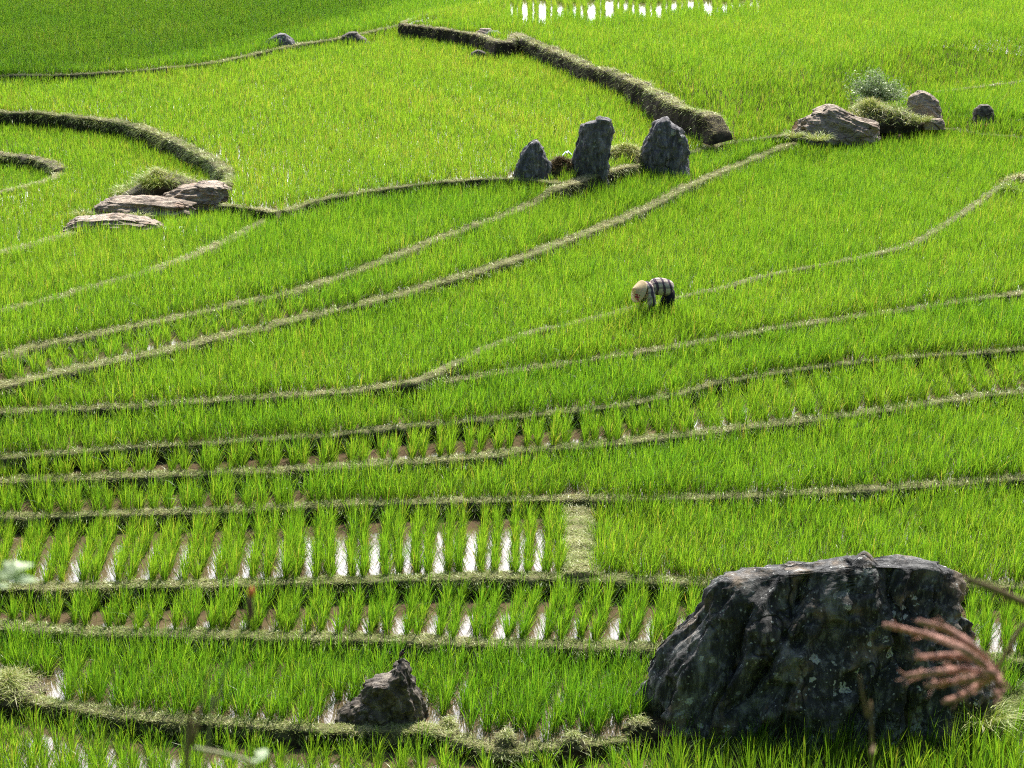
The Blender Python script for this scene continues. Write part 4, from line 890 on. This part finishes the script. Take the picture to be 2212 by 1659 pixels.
m_ = b.n('ShaderNodeMixShader'); m_.inputs[0].default_value = 0.42; b.L.new(d_.outputs[0], m_.inputs[1]); b.L.new(t_.outputs[0], m_.inputs[2]); b.out(m_.outputs[0])
hat = mesh_np('conical_hat', [tuple(v) for v in HV], [np.stack([ix[:-1], nx[:-1], nx[1:], ix[1:]], -1).reshape(-1, 4)], M_HAT, pr, None, True)
# red flower motif printed on the side of the hat that faces us
g = Geo(); fa = math.atan2(-(w.z * .75 + w.y * .65), -(u.z * .75 + u.y * .65))
def on_hat(t, a, up=0.004):
    return hc + ha * (hh * (1 - t) - 0.02 * math.sin(t * math.pi)) + (u * math.cos(a) + w * math.sin(a)) * hr * t + ((u * math.cos(a) + w * math.sin(a)) * hh + ha * hr).normalized() * (up + .004)
for (t0, a0, r0) in ((.62, 0, .026), (.50, .22, .02), (.55, -.24, .018), (.72, .2, .018), (.75, -.12, .022), (.85, .02, .017), (.42, .02, .014), (.66, .42, .013), (.67, -.36, .013), (.92, -.1, .012)):
    cv = [on_hat(t0, fa + a0)] + [on_hat(t0 + r0 / .3 * math.sin(q) * (1 + .3 * math.cos(3 * q)), fa + a0 + r0 / (hr * t0) * math.cos(q)) for q in np.linspace(0, 6.2832, 13)[:-1]]
    g.add([tuple(v) for v in cv], None, [(0, k, k % 12 + 1) for k in range(1, 13)])
g.build('painted_motif', plain('red_print', (0.42, 0.03, 0.07), 0.7), hat)
# ------------------------------------------------------------------ bird on the pointed rock
me_ = prk.data; cz = max(me_.vertices, key=lambda v: v.co.z).co
bp = prk.location + cz; bp.z -= 0.012
bd = empty('bird', bp, R(25)); tag(bd, 'small dark bird perched upright on the pointed rock', 'bird')
BJ = {'belly': ((.0, 0, .075), .026), 'breast': ((.012, 0, .105), .028), 'neck': ((.018, 0, .135), .017), 'head': ((.026, 0, .152), .018), 'rump': ((-.022, 0, .055), .016), 'tailroot': ((-.035, 0, .035), .009)}
body = skin_obj('body', BJ, [('belly', 'breast'), ('breast', 'neck'), ('neck', 'head'), ('belly', 'rump'), ('rump', 'tailroot')], plain('bird_plumage', (0.022, 0.018, 0.020), 0.7, 0.3, 60, 0.4), bd, 2)
g = Geo(); g.add(*tube([(.042, 0, .152), (.066, 0, .149)], [.005, .0008], 6)); g.build('beak', plain('beak_horn', (0.02, 0.018, 0.015), 0.4), bd, True)
g = Geo(); g.add(*tube([(-.028, 0, .045), (-.05, 0, .0), (-.066, 0, -.055)], [.010, .010, .008], 6)); g.build('tail', plain('tail_feathers', (0.012, 0.012, 0.014), 0.6), bd, True)
for s in (-1, 1):
    g = Geo(); g.add(*tube([(.012, .026 * s, .118), (-.01, .031 * s, .085), (-.04, .018 * s, .035)], [.010, .016, .004], 8)); g.build('wing', plain('wing_feathers', (0.06, 0.024, 0.018), 0.7, 0.2, 80, 0.4), bd, True)
    g = Geo(); g.add(*tube([(.004, .010 * s, .055), (.008, .011 * s, .018), (.006, .011 * s, .004), (.022, .012 * s, .002)], [.004, .0028, .0028, .0018], 6)); g.build('leg', plain('bird_leg', (0.02, 0.02, 0.02), 0.5), bd, True)
    g = Geo(); g.add(*tube([(.036, .0135 * s, .157), (.036, .0185 * s, .157)], [.0035, .002], 8)); g.build('eye', plain('bird_eye', (0.005, 0.005, 0.005), 0.1, 0.6), bd, True)
# ------------------------------------------------------------------ weeds on the slope right in front of the viewpoint
def foot(p, lean=(0.1, -0.25)):
    """a stalk from point p down to the slope"""
    x, y = p.x + lean[0], p.y + lean[1]; return Vector((x, y, float(hill_z(x, y)) - 0.05))
M_STALK = plain('dry_stalk', (0.17, 0.12, 0.06), 0.8, 0.2, 40, 0.3); M_SEED = plain('pink_seed_head', (0.36, 0.20, 0.155), 0.9, 0.1, 90, 0.4); M_GREEN = plain('green_stem', (0.16, 0.17, 0.07), 0.7, 0.3, 40, 0.25)
def wp(x, y, d=3.0): return at_d(x, y, d)
def stalk(pts, r0, r1, k=26):
    sp_ = spline(pts, k); return tube(sp_, [r0 + (r1 - r0) * i / (k - 1) for i in range(k)], 7)
# finger-like seed head
hub = wp(2150, 1455); sh_ = empty('dried_grass_head', foot(hub, (0.35, -0.3))); o0 = np.array(sh_.location)
tag(sh_, 'blurred pinkish seed head with finger-like spikes close to us, before the boulder', 'weed')
g = Geo(); mid = wp(2290, 1330); g.add(*stalk([foot(hub, (0.35, -0.3)), foot(hub, (0.33, -.2)) * .45 + mid * .55, mid, wp(2225, 1335), wp(2180, 1400), hub], 0.005, 0.0028)); g.build('stalk', M_STALK, sh_, True, o0)
for fg in ([(2140, 1448), (2080, 1402), (2010, 1374), (1912, 1350)], [(2145, 1445), (2108, 1402), (2050, 1362), (1985, 1342)], [(2143, 1447), (2100, 1422), (2050, 1416), (1980, 1420)], [(2142, 1452), (2080, 1446), (2020, 1452), (1957, 1460)],
           [(2140, 1460), (2090, 1468), (2050, 1474), (2004, 1480)], [(2142, 1462), (2112, 1482), (2080, 1502), (2040, 1516)], [(2150, 1455), (2158, 1472), (2160, 1490), (2150, 1500)]):
    g = Geo(); pts = spline([hub] + [wp(x, y, 3.0 + random.uniform(-.06, .06)) for x, y in fg], 22)
    g.add(*tube(pts, [0.0026 + 0.0032 * min(1, i / 5) * (1 - 0.55 * max(0, i - 12) / 10) * random.uniform(.85, 1.15) for i in range(22)], 8))
    for k in range(46):
        i = random.randint(3, 20); p = pts[i] + Vector((random.gauss(0, .004), random.gauss(0, .004), random.gauss(0, .004))); t = (pts[i + 1] - pts[i - 1]).normalized()
        g.add(*tube([p, p + t * .012 + Vector((random.gauss(0, .006), random.gauss(0, .006), random.gauss(0, .006)))], [.0016, .0004], 4))
    g.build('seed_spike', M_SEED, sh_, True, o0)
# brown twig reaching in from the right
e_ = wp(2330, 1350, 2.6); tw = empty('dry_twig', foot(e_, (0.2, -.2))); o0 = np.array(tw.location); tag(tw, 'blurred brown dry twig entering from the right edge above the seed head', 'twig')
g = Geo(); g.add(*stalk([foot(e_, (0.2, -.2)), (foot(e_, (0.2, -.2)) + e_) * .5 + Vector((.1, 0, 0)), e_, wp(2212, 1302, 2.6), wp(2150, 1274, 2.6), wp(2088, 1250, 2.6)], 0.008, 0.004)); g.build('stem', M_STALK, tw, True, o0)
for k in range(8):
    f = random.random(); p = wp(2090 + 130 * f, 1251 + 52 * f, 2.6); g = Geo()
    g.add(*tube([p, p + Vector((random.uniform(-.02, .01), 0, random.uniform(-.03, .025)))], [.0025, .0008], 5)); g.build('side_twig', M_STALK, tw, True, o0)
# pale leaves at the left edge
b0 = wp(-40, 1248, 2.6); lf = empty('leafy_weed', foot(b0, (-.2, -.25))); o0 = np.array(lf.location); tag(lf, 'blurred pale green leaves poking in at the left edge', 'weed')
g = Geo(); g.add(*stalk([foot(b0, (-.2, -.25)), (foot(b0, (-.2, -.25)) + b0) * .5 - Vector((.05, 0, 0)), b0, wp(-5, 1244, 2.6)], 0.006, 0.003)); g.build('stem', M_GREEN, lf, True, o0)
def leaf(a, m, e, wd, name, parent, mat, o0, d=2.6):
    pts = spline([wp(*a, d), wp(*m, d - .02), wp(*e, d)], 12); V = []
    for i, p in enumerate(pts):
        t = i / 11; k = wd * math.sin(math.pi * min(1, t * .92 + .06)) ** .8; n_ = Vector((0.1, -0.35, 0.93)) if i < 99 else 0
        tn = (pts[min(i + 1, 11)] - pts[max(i - 1, 0)]).normalized(); sd = tn.cross(Vector((0, -0.35, 1))).normalized()
        V += [p - sd * k, p + Vector((0, -.15 * k, -.25 * k)), p + sd * k]
    f = [(i * 3 + j, i * 3 + j + 1, i * 3 + j + 4, i * 3 + j + 3) for i in range(11) for j in range(2)]
    V = np.array([tuple(v) for v in V]) - o0
    return mesh_np(name, V, [f], mat, parent, {'rnd': np.full(len(V), random.uniform(.3, 1))}, True)
leaf((-12, 1246), (35, 1246), (82, 1253), 0.0110, 'leaf', lf, M_WEED, o0); leaf((-12, 1244), (25, 1226), (72, 1219), 0.0099, 'leaf', lf, M_WEED, o0); leaf((-14, 1244), (12, 1226), (38, 1212), 0.0133, 'leaf', lf, M_WEED, o0); leaf((-30, 1250), (-8, 1262), (22, 1264), 0.0095, 'leaf', lf, M_WEED, o0)
# stalk with an orange bud and a second, branching stalk
st = foot(wp(400, 1659, 2.8), (-.1, -.3)); bs = empty('budding_weed', st); o0 = np.array(st); tag(bs, 'thin blurred stalk with an orange tipped bud at the lower left', 'weed')
g = Geo(); g.add(*stalk([st, st * .5 + wp(445, 1659, 2.8) * .5, wp(448, 1640, 2.8), wp(470, 1520, 2.8), wp(492, 1430, 2.8), wp(524, 1362, 2.8), wp(540, 1335, 2.8)], 0.0022, 0.0011)); g.build('stalk', M_GREEN, bs, True, o0)
g = Geo(); g.add(*tube(spline([wp(540, 1342, 2.8), wp(541, 1325, 2.8), wp(540, 1300, 2.8), wp(541, 1284, 2.8)], 12), [.002, .0035, .0045, .005, .005, .005, .005, .0048, .0046, .0044, .0042, .004], 9)); bud = g.build('bud', plain('bud_brown', (0.13, 0.06, 0.045), 0.7, 0.3, 60, 0.3), bs, True, o0)
g = Geo(); g.add(*tube(spline([wp(541, 1287, 2.8), wp(543, 1278, 2.8), wp(546, 1268, 2.8)], 6), [.0044, .0052, .005, .0042, .003, .001], 9)); g.build('orange_tip', plain('bud_orange', (0.62, 0.16, 0.03), 0.6, 0.3, 60, 0.2), bud, True, o0)
st2 = foot(wp(395, 1659, 2.7), (-.12, -.2)); br = empty('branching_weed', st2); o0 = np.array(st2); tag(br, 'blurred grey brown stalk with a pale side branch at the bottom left', 'weed')
g = Geo(); g.add(*stalk([st2, st2 * .5 + wp(396, 1700, 2.7) * .5, wp(402, 1659, 2.7), wp(416, 1610, 2.7), wp(430, 1555, 2.7), wp(442, 1500, 2.7), wp(452, 1440, 2.7)], 0.0052, 0.0012)); g.build('stalk', M_STALK, br, True, o0)
g = Geo(); g.add(*tube(spline([wp(418, 1616, 2.7), wp(460, 1624, 2.7), wp(505, 1634, 2.7), wp(548, 1646, 2.7)], 12), [.0026] * 6 + [.0022] * 6, 7)); sb = g.build('side_branch', plain('pale_branch', (0.36, 0.36, 0.20), 0.7, 0.3, 40, 0.2), br, True, o0)
leaf((540, 1644), (558, 1632), (576, 1618), 0.0104, 'leaf', br, M_WEED, o0, 2.7); leaf((536, 1643), (545, 1660), (552, 1680), 0.0035, 'leaf', br, M_STALK, o0, 2.7)
# slender stalk before the boulder
st3 = foot(wp(1890, 1690, 2.9), (.05, -.25)); ts = empty('thin_stalk', st3); o0 = np.array(st3); tag(ts, 'faint thin blurred stalk in front of the middle of the boulder', 'weed')
g = Geo(); g.add(*stalk([st3, st3 * .5 + wp(1888, 1700, 2.9) * .5, wp(1884, 1640, 2.9), wp(1872, 1550, 2.9), wp(1860, 1480, 2.9), wp(1857, 1460, 2.9)], 0.0022, 0.0012)); g.build('stalk', M_STALK, ts, True, o0)
leaf((1884, 1645), (1884, 1628), (1888, 1606), 0.004, 'leaf', ts, M_STALK, o0, 2.9)
